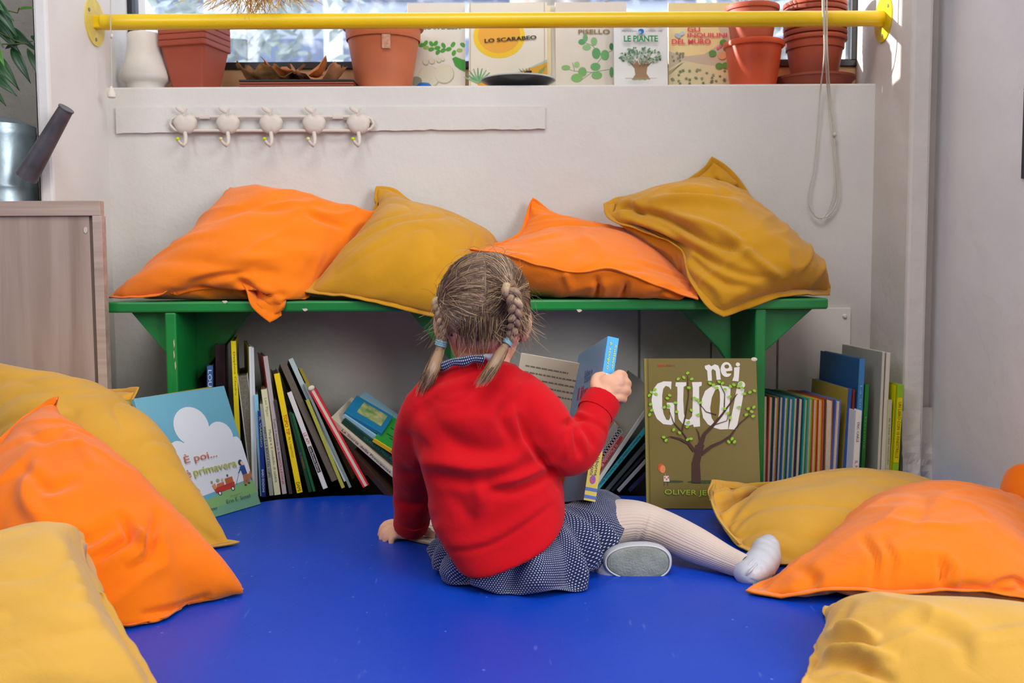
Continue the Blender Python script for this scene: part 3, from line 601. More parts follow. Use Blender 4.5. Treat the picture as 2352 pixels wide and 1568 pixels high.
cushion('large crumpled mustard cushion on the right end of the bench, leaning highest up the wall',OC,
  [(1636,366,2.185),(1905,672,1.99),(1662,720,1.875),(1392,472,2.10)],
  {0:[(1680,400,2.185),(1740,480,2.175),(1800,560,2.12),(1870,610,2.05)],1:[(1860,672,1.93),(1790,676,1.90),(1720,700,1.885)],2:[(1630,700,1.875),(1590,640,1.905),(1560,570,1.96),(1480,530,2.03),(1405,500,2.07)],3:[(1430,455,2.13),(1500,452,2.16),(1560,430,2.18),(1620,390,2.185)]},
  slack=1.03,press=0.6,coll=c_bench,group=SX,thick=.045,seed=4,
  wr=[([(1540,440),(1600,445),(1680,440),(1720,420)],13,-.012),([(1500,460),(1600,458),(1700,470)],14,.008),([(1440,480),(1530,500),(1640,560),(1710,570)],13,-.012),([(1430,500),(1520,530),(1600,590)],12,.008),([(1450,520),(1560,560),(1680,620),(1760,640)],14,-.008),([(1550,500),(1650,530),(1740,600),(1800,640)],15,.009),([(1560,560),(1640,640),(1720,660)],16,-.007),([(1400,480),(1440,470),(1470,490)],10,-.01),([(1640,400),(1660,440),(1700,450)],10,-.008),([(1580,610),(1640,650),(1660,690)],20,.006)])
# left floor heap
cushion('ochre cushion leaning on the wood cabinet, behind the left orange one',OC2,
  [(-60,815,1.80),(313,894,1.80),(543,1256,1.60),(120,1190,1.50)],
  {0:[(60,872,1.84),(180,894,1.85),(260,900,1.84)],1:[(295,960,1.77),(310,1080,1.73),(370,1170,1.69),(460,1235,1.64)],2:[(440,1278,1.56),(300,1240,1.52)],3:[(0,1000,1.64)]},
  slack=1.02,press=0.6,coll=c_left,group=SF,thick=.05,seed=5,
  wr=[([(330,1050),(370,1075),(420,1070)],14,-.007),([(380,1180),(430,1150),(460,1120)],12,-.008),([(150,890),(165,940),(200,960)],24,-.006),([(400,1220),(440,1190),(480,1180)],9,-.005),([(470,1250),(500,1230),(530,1245)],7,-.004),([(250,960),(300,1000),(330,1080)],30,.004),([(360,1120),(400,1110),(430,1090)],14,.005)])
cushion('orange cushion lying at left between two ochre ones',OR2,
  [(-90,1150,1.36),(133,914,1.60),(556,1380,1.36),(300,1466,1.225)],
  {0:[(-10,1030,1.47),(40,980,1.53),(90,940,1.585)],1:[(115,1010,1.58),(160,1140,1.53),(255,1255,1.48),(360,1345,1.42),(460,1382,1.38)],2:[(500,1392,1.33),(430,1400,1.305),(370,1440,1.25)],3:[(200,1420,1.22),(60,1300,1.25)]},
  slack=1.004,press=.5,coll=c_left,group=SF,thick=.055,seed=6,
  wr=[([(60,990),(100,1010),(150,990)],18,-.008),([(210,1290),(260,1260),(300,1230),(280,1190)],18,-.012),([(330,1280),(350,1230),(360,1180)],16,-.008),([(250,1210),(200,1240),(120,1230)],26,-.008),([(90,1060),(60,1140),(100,1200)],30,.008),([(310,1210),(330,1260),(300,1290)],14,.009),([(330,1410),(420,1390),(480,1370)],10,-.005),([(120,940),(170,1000),(210,1060)],16,.005),([(60,1080),(110,1120),(170,1100)],22,-.006)])
cushion('pale ochre cushion in the bottom left corner, nearest of the left heap',OC3,
  [(-200,1270,1.30),(192,1243,1.22),(395,1650,.98),(-160,1800,.86)],
  {0:[(-60,1275,1.28),(60,1262,1.25),(150,1246,1.235)],1:[(200,1310,1.19),(250,1400,1.13),(300,1480,1.075),(345,1560,1.02)]},
  slack=1.02,press=0.6,coll=c_left,group=SF,thick=.04,seed=7,seam=.0045,
  wr=[([(0,1450),(60,1400),(130,1350)],34,-.006),([(80,1530),(140,1480),(180,1430)],30,-.005),([(30,1300),(80,1340),(160,1330)],40,.004),([(180,1250),(190,1290),(196,1320)],8,-.004)])
# right floor heap
cushion('ochre cushion with an open zip, lying behind the right orange one',OC2,
  [(1640,1108,1.74),(2085,1100,1.93),(2300,1340,1.50),(1775,1330,1.47)],
  {0:[(1720,1116,1.80),(1800,1112,1.86),(1880,1106,1.90),(1990,1094,1.93)],1:[(2140,1110,1.85),(2220,1200,1.68)],3:[(1700,1250,1.57),(1655,1190,1.64),(1634,1140,1.69)],2:[(2000,1345,1.45)]},
  slack=1.02,slack2=1.04,pf=.45,press=0.6,coll=c_floor,group=SF,thick=.05,seed=8,
  wr=[([(1670,1120),(1760,1110),(1830,1100)],16,-.010),([(1660,1190),(1740,1160),(1830,1130),(1900,1100)],14,-.010),([(1700,1160),(1800,1110),(1870,1095)],14,.007),([(1690,1230),(1740,1180),(1800,1160)],18,.009),([(1700,1210),(1730,1240),(1780,1230)],14,-.009),([(1760,1130),(1800,1150),(1900,1140)],20,.006),([(1840,1220),(1860,1180),(1940,1150)],20,-.006),([(1660,1130),(1680,1200),(1730,1240)],12,-.008)])
cushion('big orange cushion in the lower right corner, its long seam facing the camera',OR,
  [(1722,1379,1.345),(2010,1235,1.66),(2420,1185,1.58),(2440,1378,1.315)],
  {0:[(1790,1345,1.41),(1870,1305,1.49),(1940,1265,1.60)],1:[(2110,1262,1.68),(2200,1225,1.68),(2300,1195,1.64)],3:[(2350,1370,1.295),(2200,1352,1.29),(2050,1356,1.295),(1920,1348,1.30),(1830,1360,1.315)]},
  slack=1.022,slack2=1.06,press=1.0,pf=.5,seam=.0085,coll=c_floor,group=SF,thick=.07,seed=9,
  wr=[([(1840,1310),(1870,1330),(1850,1345)],22,-.006),([(1980,1230),(2010,1280),(2000,1340)],14,-.006),([(2030,1240),(2050,1290),(2040,1340)],12,-.005),([(2160,1280),(2165,1310),(2160,1345)],12,-.009),([(2190,1290),(2200,1320),(2190,1345)],12,.005),([(2280,1340),(2330,1330),(2350,1350)],10,-.006),([(2080,1110),(2120,1150),(2100,1200)],26,-.006),([(1950,1180),(2000,1160),(2060,1160)],20,-.004)])
cushion('small visible part of an orange cushion behind the big one at the right edge',OR2,
  [(2285,1150,1.66),(2325,1092,1.67),(2400,1062,1.61),(2400,1180,1.54)],{},slack=1.06,press=.8,coll=c_floor,group=SF,thick=.03,seed=10,n=20)
cushion('pale ochre cushion in the bottom right corner under the big orange one',OC3,
  [(1900,1402,1.275),(2450,1472,1.215),(2600,1800,.92),(1838,1650,1.02)],
  {0:[(1990,1446,1.24),(2100,1482,1.215),(2250,1484,1.205)],3:[(1862,1560,1.08),(1880,1500,1.125),(1880,1478,1.14),(1905,1450,1.18),(1903,1425,1.22)]},
  slack=1.025,press=0.6,coll=c_floor,group=SF,thick=.04,seed=12,
  wr=[([(1910,1440),(1940,1400),(1960,1380)],16,-.010),([(1890,1480),(1950,1470),(2000,1490)],18,-.010),([(1900,1450),(1960,1440),(2010,1460)],14,.009),([(1880,1540),(1960,1520),(2040,1560)],22,-.010),([(1880,1500),(1960,1500),(2050,1510)],16,.008),([(2100,1430),(2200,1470),(2220,1520)],30,-.004),([(2050,1410),(2130,1400),(2250,1440)],30,.004)])
# open zip on the ochre cushion, slider and tape
zc=[o for o in bpy.data.objects if o.get('label','').startswith('ochre cushion with an open zip')][0]
zp=MB().tube(catmull([list(P(*q)) for q in [(1641,1112,1.73),(1633,1140,1.675),(1645,1180,1.635),(1668,1215,1.60),(1700,1250,1.562)]],30),.0022,6).build('zip',M('#d2a850',.5,metal=.2),zc,smooth=True)
q=P(1634,1130,1.668); MB().box(q-Vector((.003,.003,.005)),q+Vector((.002,.002,.004))).tube([q+Vector((-.001,-.003,-.003)),q+Vector((-.003,-.004,-.013))],.0016,6).build('zip_slider',M('#c9a860',.35,metal=.6),zp)
# ================================================================== BOOKS
def frame3(o,x,y,z): return matframe(o,x,y,z)
PAGE=M('#d8ccb8',.85,var=.08,vscale=120)
def book(label,bot,top,tpx,L=.2,yaw=0,cov='#888888',side=None,kind='spine',page=None,group=None,titles=(),th=None,bt=.0018,soft=False,pitch=0,name='book',lift=True,spcol=None):
    """upright or leaning book: spine (or fore edge) line from bot to top in the photo, at a real distance"""
    o=P(*bot); e=P(*top); up=e-o; h=up.length; up.normalize()
    dd=Vector((math.sin(R(yaw)),math.cos(R(yaw)),math.tan(R(pitch)))); dd=(dd-up*dd.dot(up)).normalized(); t=dd.cross(up).normalized()
    w=th if th else m(tpx,bot[2])
    if lift: 
        low=min((o+t*(s*w/2)+dd*(k*L)).z for s in (-1,1) for k in (0,1)); 
        if low<.0008: o=o+Vector((0,0,.0008-low))
    Mx=matframe(o,t,dd,up); rt=empty(name,mat=Mx); tag(rt,label,'book',group)
    cm=M(cov,.42,.45); sm=M(side,.42,.45) if side else cm; sp=M(spcol,.42,.45) if spcol else cm
    b=MB(); x=w/2
    if kind=='spine':
        b.use(sp).box((-x,0,0),(x,.0022,h)); b.use(sm).box((-x,.0022,0),(-x+bt,L,h)); b.use(cm).box((x-bt,.0022,0),(x,L,h)); y0,y1=.0024,L-.003
    else:
        b.use(sp).box((-x,L-.0022,0),(x,L,h)); b.use(sm).box((-x,0,0),(-x+bt,L-.0022,h)); b.use(cm).box((x-bt,0,0),(x,L-.0022,h)); y0,y1=.003,L-.0024
    b.build('cover',None,rt,world=False,bevel=.0005,fix=True)
    MB().box((-x+bt+.0001,y0,.003),(x-bt-.0001,y1,h-.003)).build('pages',page or PAGE,rt,world=False)
    for q in titles:
        s,fz,ln,col=q[:4]; hh=q[4] if len(q)>4 else .6
        text(s,rt,-w*hh/2,h*fz,w=h*ln,h=w*hh,col=col,down=True,y=-.0004,name='spine_title')
    return rt,w,h
GL='picture books standing under the left half of the bench'
ED=1.935
def bk(label,b,t,w,cov,**k):
    d=k.pop('d',ED); dt=k.pop('dt',None) or d; k.setdefault('yaw',-14); k.setdefault('L',.185); k.setdefault('group',GL)
    return book(label,(b[0],b[1],d),(t[0],t[1],dt),w,cov=cov,**k)
bk('small blue spined book behind the blue cloud book, beside the green leg',(484,1135),(482,842),13,'#3a5f9a',d=1.97,titles=[('LOUPS',.97,.2,'#dfe6f2')])
bk('dark maroon book in the shade left of the tall yellow spine',(510,1135),(506,800),22,'#35191b',d=2.0,L=.17)
bk('tall bright yellow spined book, highest beside the bench brace',(552,1135),(536,783),11,'#e3cf00',side='#b8a400',d=1.95,titles=[('Delphine Chedru',.93,.28,'#6b6410',.5)],L=.19)
r_,w_,h_=bk('worn grey paged book standing spine away, right of the yellow one',(590,1135),(557,866),24,'#e4e2dc',d=1.965,kind='fore',page=M('#8b857a',.9,var=.3,vscale=300))
bk('tall white spined book with an olive cover side',(583,1138),(575,796),7,'#d9dcdc',side='#8f8a3c',d=1.945,yaw=-18)
bk('second tall white spined book, just right of its twin',(590,1138),(580,798),6,'#cfd3d3',d=1.945,yaw=-18)
bk('thin sky blue and green edged book next to the white ones',(602,1140),(588,907),9,'#3fae4e',side='#9fd0e0',spcol='#8cc4dc',d=1.94)
bk('dark blue book with white lettering low among the left books',(606,1146),(597,948),10,'#14317e',titles=[('BABO EDIZIONI',.32,.26,'#e8e8ee',.45),('IL VIAGGIO',.93,.35,'#b9c42f',.4)])
bk('grey green spined book with small black title, left of the cream one',(624,1146),(602,936),10,'#9a9f90',titles=[('MARTA E LA BOCCA DEL LUPO',.75,.55,'#222222',.5)])
bk('cream and ochre spined book with a fine grey title',(638,1150),(607,908),14,'#dcd6a8',side='#b7902c',titles=[('Leo Piper',.92,.18,'#8f9a78',.5),('Margia e il modello di sabbia',.62,.5,'#6c7860',.5)])
bk('tall lilac grey spined book with a red cover side',(654,1148),(610,832),10,'#b7aaa6',side='#b8251c',titles=[('Tutto il mondo in festa',.55,.3,'#5c4c50',.5),('SOLLEONE',.25,.18,'#b04038',.5)],yaw=-18)
bk('thin dark brown book right of the lilac grey one',(668,1143),(632,928),8,'#3f352e')
bk('yellow spined book with big red and thin brown title, red side',(689,1150),(636,877),13,'#f0cf00',side='#8c1018',titles=[('TOPO TIP',.66,.17,'#c02818',.62),('fa i capricci',.47,.17,'#a06c10',.45),('DAMI',.09,.075,'#3a2c10',.6)],yaw=-16)
bk('thin dark green book leaning right of the yellow spined one',(713,1134),(667,952),8,'#143c20',titles=[('IL TRENO',.5,.2,'#a05040',.5)])
bk('second thin green book, brighter, in the left row',(722,1134),(672,955),6,'#0e5a28')
r_,w_,h_=bk('white spined book with red title and a black label',(748,1143),(665,922),11,'#d6d2cc',side='#5b1e1c',yaw=-16)
text('LE API',r_,-w_*.32,h_*.58,w=h_*.11,h=w_*.62,col='#c03030',down=True,name='spine_title')
MB().box((-w_*.36,-.0005,h_*.17),(w_*.36,.0001,h_*.44)).build('spine_label',M('#1c1c1e'),r_,world=False)
text('Lesa Ritrovato Editrice',r_,-w_*.2,h_*.43,w=h_*.25,h=w_*.42,col='#d8d4cc',down=True,y=-.0009,name='label_lettering')
bk('worn brown spined book with frayed dark top',(770,1139),(650,868),15,'#5d5245',side='#2d2824',titles=[],dt=1.95,yaw=-18)
bk('tall book with pale blue top and silver grey spine',(796,1138),(668,858),11,'#8c9284',spcol='#a8b6b4',side='#20262a',dt=1.95,yaw=-18)
bk('thin olive yellow book leaning between grey ones',(789,1140),(706,938),8,'#a9a540',yaw=-16)
bk('thin grey green book next to the red boards',(805,1138),(700,900),6,'#7c8a80',yaw=-16)
bk('worn book with golden yellow top behind the red one',(812,1125),(690,872),7,'#a48f18',d=1.99,yaw=-20)
r_,w_,h_=bk('red boards around a cream spine, last upright of the left row',(841,1136),(716,912),15,'#d01f30',spcol='#cfc0a8',yaw=-14)
MB().box((-w_/2,-.0005,0),(-w_*.2,.0015,h_)).build('spine_edge',M('#d01f30'),r_,world=False); MB().box((w_*.24,-.0005,0),(w_/2,.0015,h_)).build('spine_edge',M('#d01f30'),r_,world=False)
MB().ball((0,0,h_+.001),(.007,.004,.005),6).build('torn_tape',M('#d8d2b4',.6,bump=.6),r_,world=False)
# slanting pile in the dark middle
GM='slanting books left of the child'
def sb(label,b,t,w,cov,**k): k.setdefault('yaw',14); k.setdefault('group',GM); k.setdefault('L',.15); k.setdefault('pitch',6); return bk(label,b,t,w,cov,lift=False,**k)
sb('dark brown worn book at the bottom of the slanting pile',(925,1175),(806,1040),14,'#3a261c',side='#2a1c16',d=1.95)
sb('cream spined book with black title in the slanting pile',(960,1140),(757,962),13,'#c9bda6',side='#8b2f28',titles=[('La Storia della Principessa',.86,.55,'#22201e',.6)],d=1.95,L=.13)
sb('dark green spined book with green title in the slanting pile',(962,1103),(787,966),14,'#12392a',titles=[('QUELLO MIO AMICO',.72,.5,'#3c8a64',.5)],d=1.955)
sb('pale blue spined book under the green covered one',(935,1056),(788,955),11,'#8fb6c8',side='#6a8fa0',d=1.96)
r_,w_,h_=sb('bright blue board book with a picture panel, second from the top',(876,998),(790,948),8,'#1d6f96',d=1.962,L=.075,yaw=12,pitch=18)
MB().box((w_/2+.0002,.02,.01),(w_/2+.0006,.065,h_-.02)).build('cover_panel',M('#b6a878',.6,tint2='#3c7a3a',vscale=60),r_,world=False)
r_,w_,h_=sb('green covered book with a yellow spine, top of the slanting pile',(960,1075),(857,1010),10,'#2c8c34',spcol='#e8b512',d=1.945,L=.11,yaw=8,pitch=18,titles=[('Mario Ramos',.6,.42,'#3a2c10',.5)])
b=MB()
for k in range(7): b.box((w_/2+.0002,.03+.009*k,.03),(w_/2+.0007,.034+.009*k,.03+.05+.01*math.sin(k*2)))
b.build('title_lettering',M('#1d5a24'),r_,world=False)
# right of the child, leaning against the tree book
GR='books leaning right of the child, behind the held book'
def rb(label,b,t,w,cov,**k): k.setdefault('yaw',4); k.setdefault('group',GR); k.setdefault('L',.16); return bk(label,b,t,w,cov,**k)
rb('large pale grey covered book leaning behind the others, red smear on it',(1352,1140),(1512,905),9,'#cfc8be',side='#8c877c',spcol='#d6d0c4',d=1.93,L=.2,yaw=-14)
rb('teal spined book with dark title, leaning at the right of the child',(1366,1146),(1498,985),10,'#1f8f96',spcol='#3aa0a4',titles=[('Andreas e Cristina Turk   La bambola Alice',.8,.7,'#153c44',.5)])
rb('red spined book with white title behind the held book',(1345,1120),(1430,1004),15,'#c4302e',titles=[('Il Piccolo Bruco',.85,.6,'#e6b8b0',.45)],d=1.94)
rb('book with brown cover top and a spiral binding at the right of the child',(1335,1100),(1416,975),14,'#a8622c',spcol='#8d8880',d=1.95)
rb('grey spined book in the dark below the teal one',(1392,1150),(1520,1000),9,'#4c5450',d=1.94)
rb('white edged thin book low at the right of the child',(1420,1150),(1530,1030),7,'#a8acac',d=1.94)
rb('dark navy thin book low beside the tree book',(1445,1152),(1540,1055),8,'#262c4c',d=1.94)
rb('dark grey book beside the bottom of the tree book',(1405,1150),(1525,1018),6,'#2c2f30',d=1.945)
b=MB()
for k in range(11):
    q=P(1380+4.2*k,1054-6.3*k,1.925); b.tube([q+Vector((.006*math.cos(a),-.001,.006*math.sin(a))) for a in np.linspace(0,2*PI,9)],.0008,5)
sprt=[o for o in bpy.data.objects if o.get('label','').startswith('book with brown cover top')][0]; b.build('spiral_binding',M('#c8c8c4',.3,metal=.7),sprt)
# right row: board books with their page edges to the front
GB='small board books in the row right of the bench leg'
rows=[(1758,1757,'#2a2a22','#d8d4cc','black edged','first of the row beside the green leg'),(1771,1766,'#1f6a3a','#d8341f','green and red edged','second from the green leg'),(1783,1776,'#e0a21a','#1c3f74','orange topped','third from the green leg, blue on one side'),
 (1795,1787,'#1c6ca4','#1b4a86','blue edged','fourth from the green leg'),(1806,1797,'#59a83a','#2a76b4','green topped blue','fifth from the green leg'),(1817,1808,'#2a86c0','#1b5d9c','bright blue','sixth from the green leg'),
 (1828,1819,'#5a2a50','#25907a','plum and teal edged','near the middle of the row'),(1839,1830,'#123a50','#0f2f48','dark navy','with the widest dark side in the row'),(1852,1843,'#178a4c','#1c9c94','green and turquoise edged','in the middle of the row'),
 (1862,1854,'#6fb83c','#6a9f98','pale green','just right of the turquoise one'),(1872,1866,'#c8a42a','#c8452a','ochre edged','tenth from the green leg'),(1883,1878,'#d8b41a','#b82a22','yellow topped red','with red below its yellow top'),
 (1894,1889,'#c01f22','#c84a3a','red edged','brightest red of the row'),(1905,1900,'#8a5a3c','#704630','brown edged','between the red and the periwinkle ones'),(1925,1914,'#5a74c0','#4a62b0','periwinkle blue','last of the even row'),]
PG2=M('#d9c6b0',.8,var=.06,vscale=200)
for i,(tu,bu,c1,c2,nm,wh) in enumerate(rows):
    nxt=(rows[i+1][0]-tu) if i+1<len(rows) else 14
    d=2.0-.003*i
    book('%s board book, pages facing out, %s'%(nm,wh),(bu,1128,d),(tu+1,917+(i%3),d),nxt-1.2,L=.155,yaw=-13+.2*i,cov=c1,side=c2,kind='fore',page=PG2,group=GB,bt=.0017)
GC='mixed books at the right end of the row'
def rr(label,b,t,w,cov,**k): k.setdefault('yaw',-6); k.setdefault('group',GC); k.setdefault('L',.18); k.setdefault('d',1.97); return bk(label,b,t,w,cov,**k)
rr('worn picture book with a blue circle on its ochre side',(1937,1136),(1953,903),9,'#3a5f9c',side='#b59a3a',spcol='#2a4f94',page=M('#9a8070',.9))
rr('thin dark red book beside the worn picture book',(1950,1136),(1962,905),6,'#7c2420')
rr('blue book with light spine taller than its neighbours',(1966,1136),(1981,833),13,'#1f5688',spcol='#3c7fb4',titles=[('La Sirena',.8,.3,'#90b8d8',.35)],d=1.965,L=.19)
rr('white spined book with purple letters in front of the blue one',(1963,1136),(1973,945),14,'#e2dfe0',d=1.94,titles=[('ERIC CARLE',.86,.24,'#55404c',.42),('IL MIO PRIMO',.4,.36,'#7a4a86',.5)],L=.17)
rr('green spined book between the white one and the big grey book',(1979,1136),(1992,893),9,'#1f7c2c',titles=[('Gastone',.7,.3,'#8cc07c',.4)])
rr('largest pale grey book, standing tall at the right of the row',(2026,1136),(2041,818),9,'#c9c6b8',side='#a3a197',spcol='#cfc8b8',d=1.96,L=.215,yaw=-4)
rr('second pale board of the big grey book, a thin white volume',(2016,1136),(2030,817),6,'#c4bfae',side='#9d9c93',d=1.962,L=.2,yaw=-4)
rr('thin cream book left of the yellow and green one',(2037,1136),(2045,925),9,'#b7b596',titles=[('la casa del mondo',.8,.5,'#6a6a4c',.4)],d=1.955)
r_,w_,h_=rr('yellow and lime spined book at the right end of the row',(2054,1136),(2069,889),14,'#86b81c',side='#a8a400',d=1.95,L=.16)
MB().box((-w_*.42,-.0005,h_*.28),(w_*.42,.0001,h_*.88)).build('spine_label',M('#dcc400'),r_,world=False)
text('UN LIBRO CON 10 FINESTRELLE',r_,-w_*.25,h_*.84,w=h_*.52,h=w_*.5,col='#4c5a10',down=True,y=-.0009,name='spine_title')
rr('thin lime book hugging the yellow and green spine',(2044,1136),(2059,893),5,'#c8c400',d=1.958,L=.16)
# ------------------------------------------------------------------ the tree book
def flat(label,BL,BR,up_px,th,cov,spine=None,name='picture_book',H=None):
    """book shown cover first; BL, BR on the floor line; up_px gives the lean"""
    x=(BR-BL); w=x.length; x.normalize(); t=up_px-BL; z=(t-x*t.dot(x)); h=z.length if H is None else H; z.normalize(); y=z.cross(x).normalized()
    rt=empty(name,mat=matframe(BL,x,y,z)); tag(rt,label,'book')
    b=MB().use(M(cov,.38,.5,var=.04,vscale=12)); b.box((0,0,0),(w,.0022,h)); b.box((0,th-.0022,0),(w,th,h)); b.box((0,.0022,0),(.0022,th-.0022,h)); b.build('cover',None,rt,world=False,bevel=.0008)
    MB().box((.003,.0024,.003),(w-.003,th-.0024,h-.003)).build('pages',PAGE,rt,world=False)
    return rt,w,h
BL=F(1485,1168,.001); BR=F(1751,1186,.001); BR=BL+(BR-BL).normalized()*.212; BR=BL+Vector((.2120,-.008,0))
rt,w,h=flat('olive picture book with a bare tree and white title against the bench leg',BL,BR,P(1497,823,1.89),.012,'#77662a')
A=Art(w,h); br='#4a2c26'; 
A.ell(.52,.176,.16,.012,'#3c4a22'); A.ell(.24,.178,.09,.008,'#3c4a22')
A.poly([(.0,0),(.018,0),(.018,1),(0,1)],'#8f7f3c'); A.poly([(.032,0),(.036,0),(.036,1),(.032,1)],'#57481c')
A.build(rt,'cover_art')
T_=Art(w,h); T_.k=8; gx=lambda pts:[((x-112)/800.,(1500-y)/1115.) for x,y in pts]; WT='#e6e2da'; CV='#77662a'
T_.poly(gx([(305,560),(300,622),(285,600),(262,592),(245,615),(237,660),(235,740),(243,800),(262,845),(280,850),(290,830),(290,765),(268,760),(268,718),(322,718),(320,870),(295,885),(240,878),(195,838),(168,770),(160,700),(172,620),(205,575),(250,558)]),WT)
T_.poly(gx([(335,565),(410,565),(408,590),(390,600),(385,700),(388,800),(400,840),(425,845),(445,820),(450,760),(455,610),(450,565),(520,563),(518,590),(500,600),(498,700),(500,895),(455,900),(450,880),(420,890),(380,880),(350,840),(340,760),(345,650),(345,600),(332,595)]),WT)
T_.poly(gx([(724,600),(710,760),(697,915),(640,918),(600,905),(555,880),(522,830),(512,760),(518,690),(542,630),(590,595),(650,585),(680,595)]),WT)
T_.poly(gx([(636,615),(612,625),(588,680),(574,760),(582,830),(602,868),(620,858),(636,800),(646,700),(646,640)]),CV)
T_.poly(gx([(765,612),(820,616),(800,720),(775,830),(755,920),(700,915),(720,830),(745,720),(758,650)]),WT)
T_.ell((800-112)/800.,(1500-585)/1115.,.033,.024,WT)
T_.poly(gx([(543,442),(575,432),(590,445),(615,430),(640,440),(650,470),(655,545),(625,548),(620,480),(600,465),(590,480),(592,555),(563,555),(560,480),(545,462)]),WT)
T_.ell((697-112)/800.,(1500-470)/1115.,.052,.051,WT); T_.ell((700-112)/800.,(1500-447)/1115.,.021,.014,CV); T_.poly(gx([(692,484),(742,478),(742,500),(700,500)]),CV)
T_.poly(gx([(752,455),(792,450),(780,560),(735,555),(748,520)]),WT); T_.ell((779-112)/800.,(1500-432)/1115.,.019,.014,WT)
T_.build(rt,'title_lettering')
A=Art(w,h); A.k=26
A.poly([(.40,.17),(.48,.17),(.475,.30),(.50,.375),(.52,.42),(.44,.42),(.43,.36),(.405,.30)],br)
A.line([(.47,.40),(.50,.45),(.52,.49)],.05,.03,br); A.line([(.52,.49),(.60,.55),(.68,.62),(.75,.69),(.82,.76)],.03,.006,br)
A.line([(.43,.38),(.38,.43),(.30,.46),(.22,.475)],.035,.012,br); A.line([(.49,.36),(.58,.41),(.67,.44),(.75,.48),(.83,.56),(.93,.62)],.032,.005,br)
A.line([(.40,.42),(.33,.50),(.25,.57),(.22,.64)],.014,.004,br); A.line([(.32,.50),(.36,.62),(.39,.75),(.385,.88)],.014,.005,br)
A.line([(.60,.55),(.72,.58),(.74,.63)],.008,.004,br); A.line([(.63,.62),(.54,.64),(.48,.70)],.01,.004,br); A.line([(.70,.65),(.71,.76),(.66,.84)],.01,.004,br); A.line([(.48,.45),(.47,.50),(.45,.53)],.014,.004,br); A.line([(.22,.475),(.16,.46)],.008,.003,br)
lv=[(.385,.90),(.35,.87),(.42,.86),(.30,.86),(.06,.77),(.09,.79),(.04,.75),(.10,.76),(.05,.69),(.04,.62),(.06,.65),(.20,.73),(.22,.75),(.27,.70),(.17,.67),(.21,.68),(.28,.64),(.41,.65),(.38,.57),(.37,.54),(.25,.52),(.40,.46),(.37,.455),(.18,.45),(.16,.47),(.47,.72),(.49,.70),(.47,.62),(.61,.82),(.64,.80),(.66,.84),(.69,.83),(.58,.83),(.76,.81),(.79,.82),(.83,.81),(.85,.83),(.88,.76),(.93,.77),(.97,.78),(.75,.74),(.83,.67),(.91,.66),(.94,.64),(.96,.67),(.89,.62),(.95,.61),(.70,.66),(.73,.63),(.75,.60),(.76,.46),(.78,.44),(.73,.44),(.30,.50),(.71,.79),(.86,.80),(.44,.73),(.39,.80)]
for x_,z_ in lv: A.ell(x_,z_,.017,.009,'#8fc832',rot=random.uniform(-1,1),n=8)
A.build(rt,'tree_drawing'); A=Art(w,h); A.k=8; A.ell(.135,.268,.030,.030,'#d0522c',n=14); A.ell(.148,.26,.024,.027,'#e58a56',n=14); A.poly([(.155,.215),(.20,.215),(.205,.178),(.155,.178)],'#e6d4cc')
A.line([(.16,.178),(.158,.15)],.004,.004,'#5a3a20'); A.line([(.19,.178),(.188,.15)],.004,.004,'#5a3a20'); A.line([(.165,.235),(.17,.215)],.005,.005,'#e58a56')
for k in range(3): A.poly([(.16+.015*k,.21-.011*(k%2)),(.17+.015*k,.21-.011*(k%2)),(.17+.015*k,.198-.011*(k%2)),(.16+.015*k,.198-.011*(k%2))],'#c8554c')
A.build(rt,'figure_drawing')
text('OLIVER JEFFERS',rt,.16*w,.085*h,w=.58*w,h=.042*h,col='#a6c832',bold=-.005,y=-.003,rot=-.02)
text('libri',rt,.20*w,.945*h,w=.07*w,h=.016*h,col='#9a4a34',y=-.001); text('zoo',rt,.12*w,.945*h,w=.07*w,h=.013*h,col='#d03a30',bold=.02,y=-.001)
MB().ball((w-.004,.0,h-.002),(.006,.0015,.004),6).build('worn_corner',M('#d8cfc0',.8),rt,world=False)
# ------------------------------------------------------------------ the cloud book
BR_=F(598,1157,.001); e=(F(405,1213,.001)-BR_).normalized(); BL_=BR_+e*.212
rt,w,h=flat('blue picture book with white clouds and a red wagon, propped at the left',BL_,BR_,P(528,880,1.94)+(BL_-BR_),.009,'#69a7bb',H=.240)
A=Art(w,h)
def arc(cx,cy,rx,ry,a0,a1,n=12): return [(cx+rx*math.cos(a0+(a1-a0)*i/n),cy+ry*math.sin(a0+(a1-a0)*i/n)) for i in range(n+1)]
cl='#d6d9de'
A.poly([(0,.15),(1,.22),(1,.53),(.9,.55),(0,.52)],cl); A.ell(.50,.72,.19,.155,cl,n=28); A.ell(.78,.60,.145,.12,cl,n=24); A.poly([(.25,.45),(.97,.45),(.97,.56),(.72,.62),(.42,.62),(.25,.57)],cl)
A.ell(.29,.56,.09,.07,cl); A.ell(.10,.53,.09,.065,cl); A.ell(.94,.53,.05,.045,cl)
A.poly([(0,0),(1,0),(1,.20),(.8,.195),(.5,.15),(.2,.115),(0,.115)],'#7fae6c'); A.poly([(0,0),(1,0),(1,.10),(.5,.07),(0,.05)],'#6fa482')
A.poly([(.53,.215),(.78,.225),(.77,.18),(.55,.17)],'#b5392f'); A.ell(.585,.165,.022,.018,'#3a3434'); A.ell(.585,.165,.013,.011,cl); A.ell(.74,.175,.022,.018,'#3a3434'); A.ell(.74,.175,.013,.011,cl)
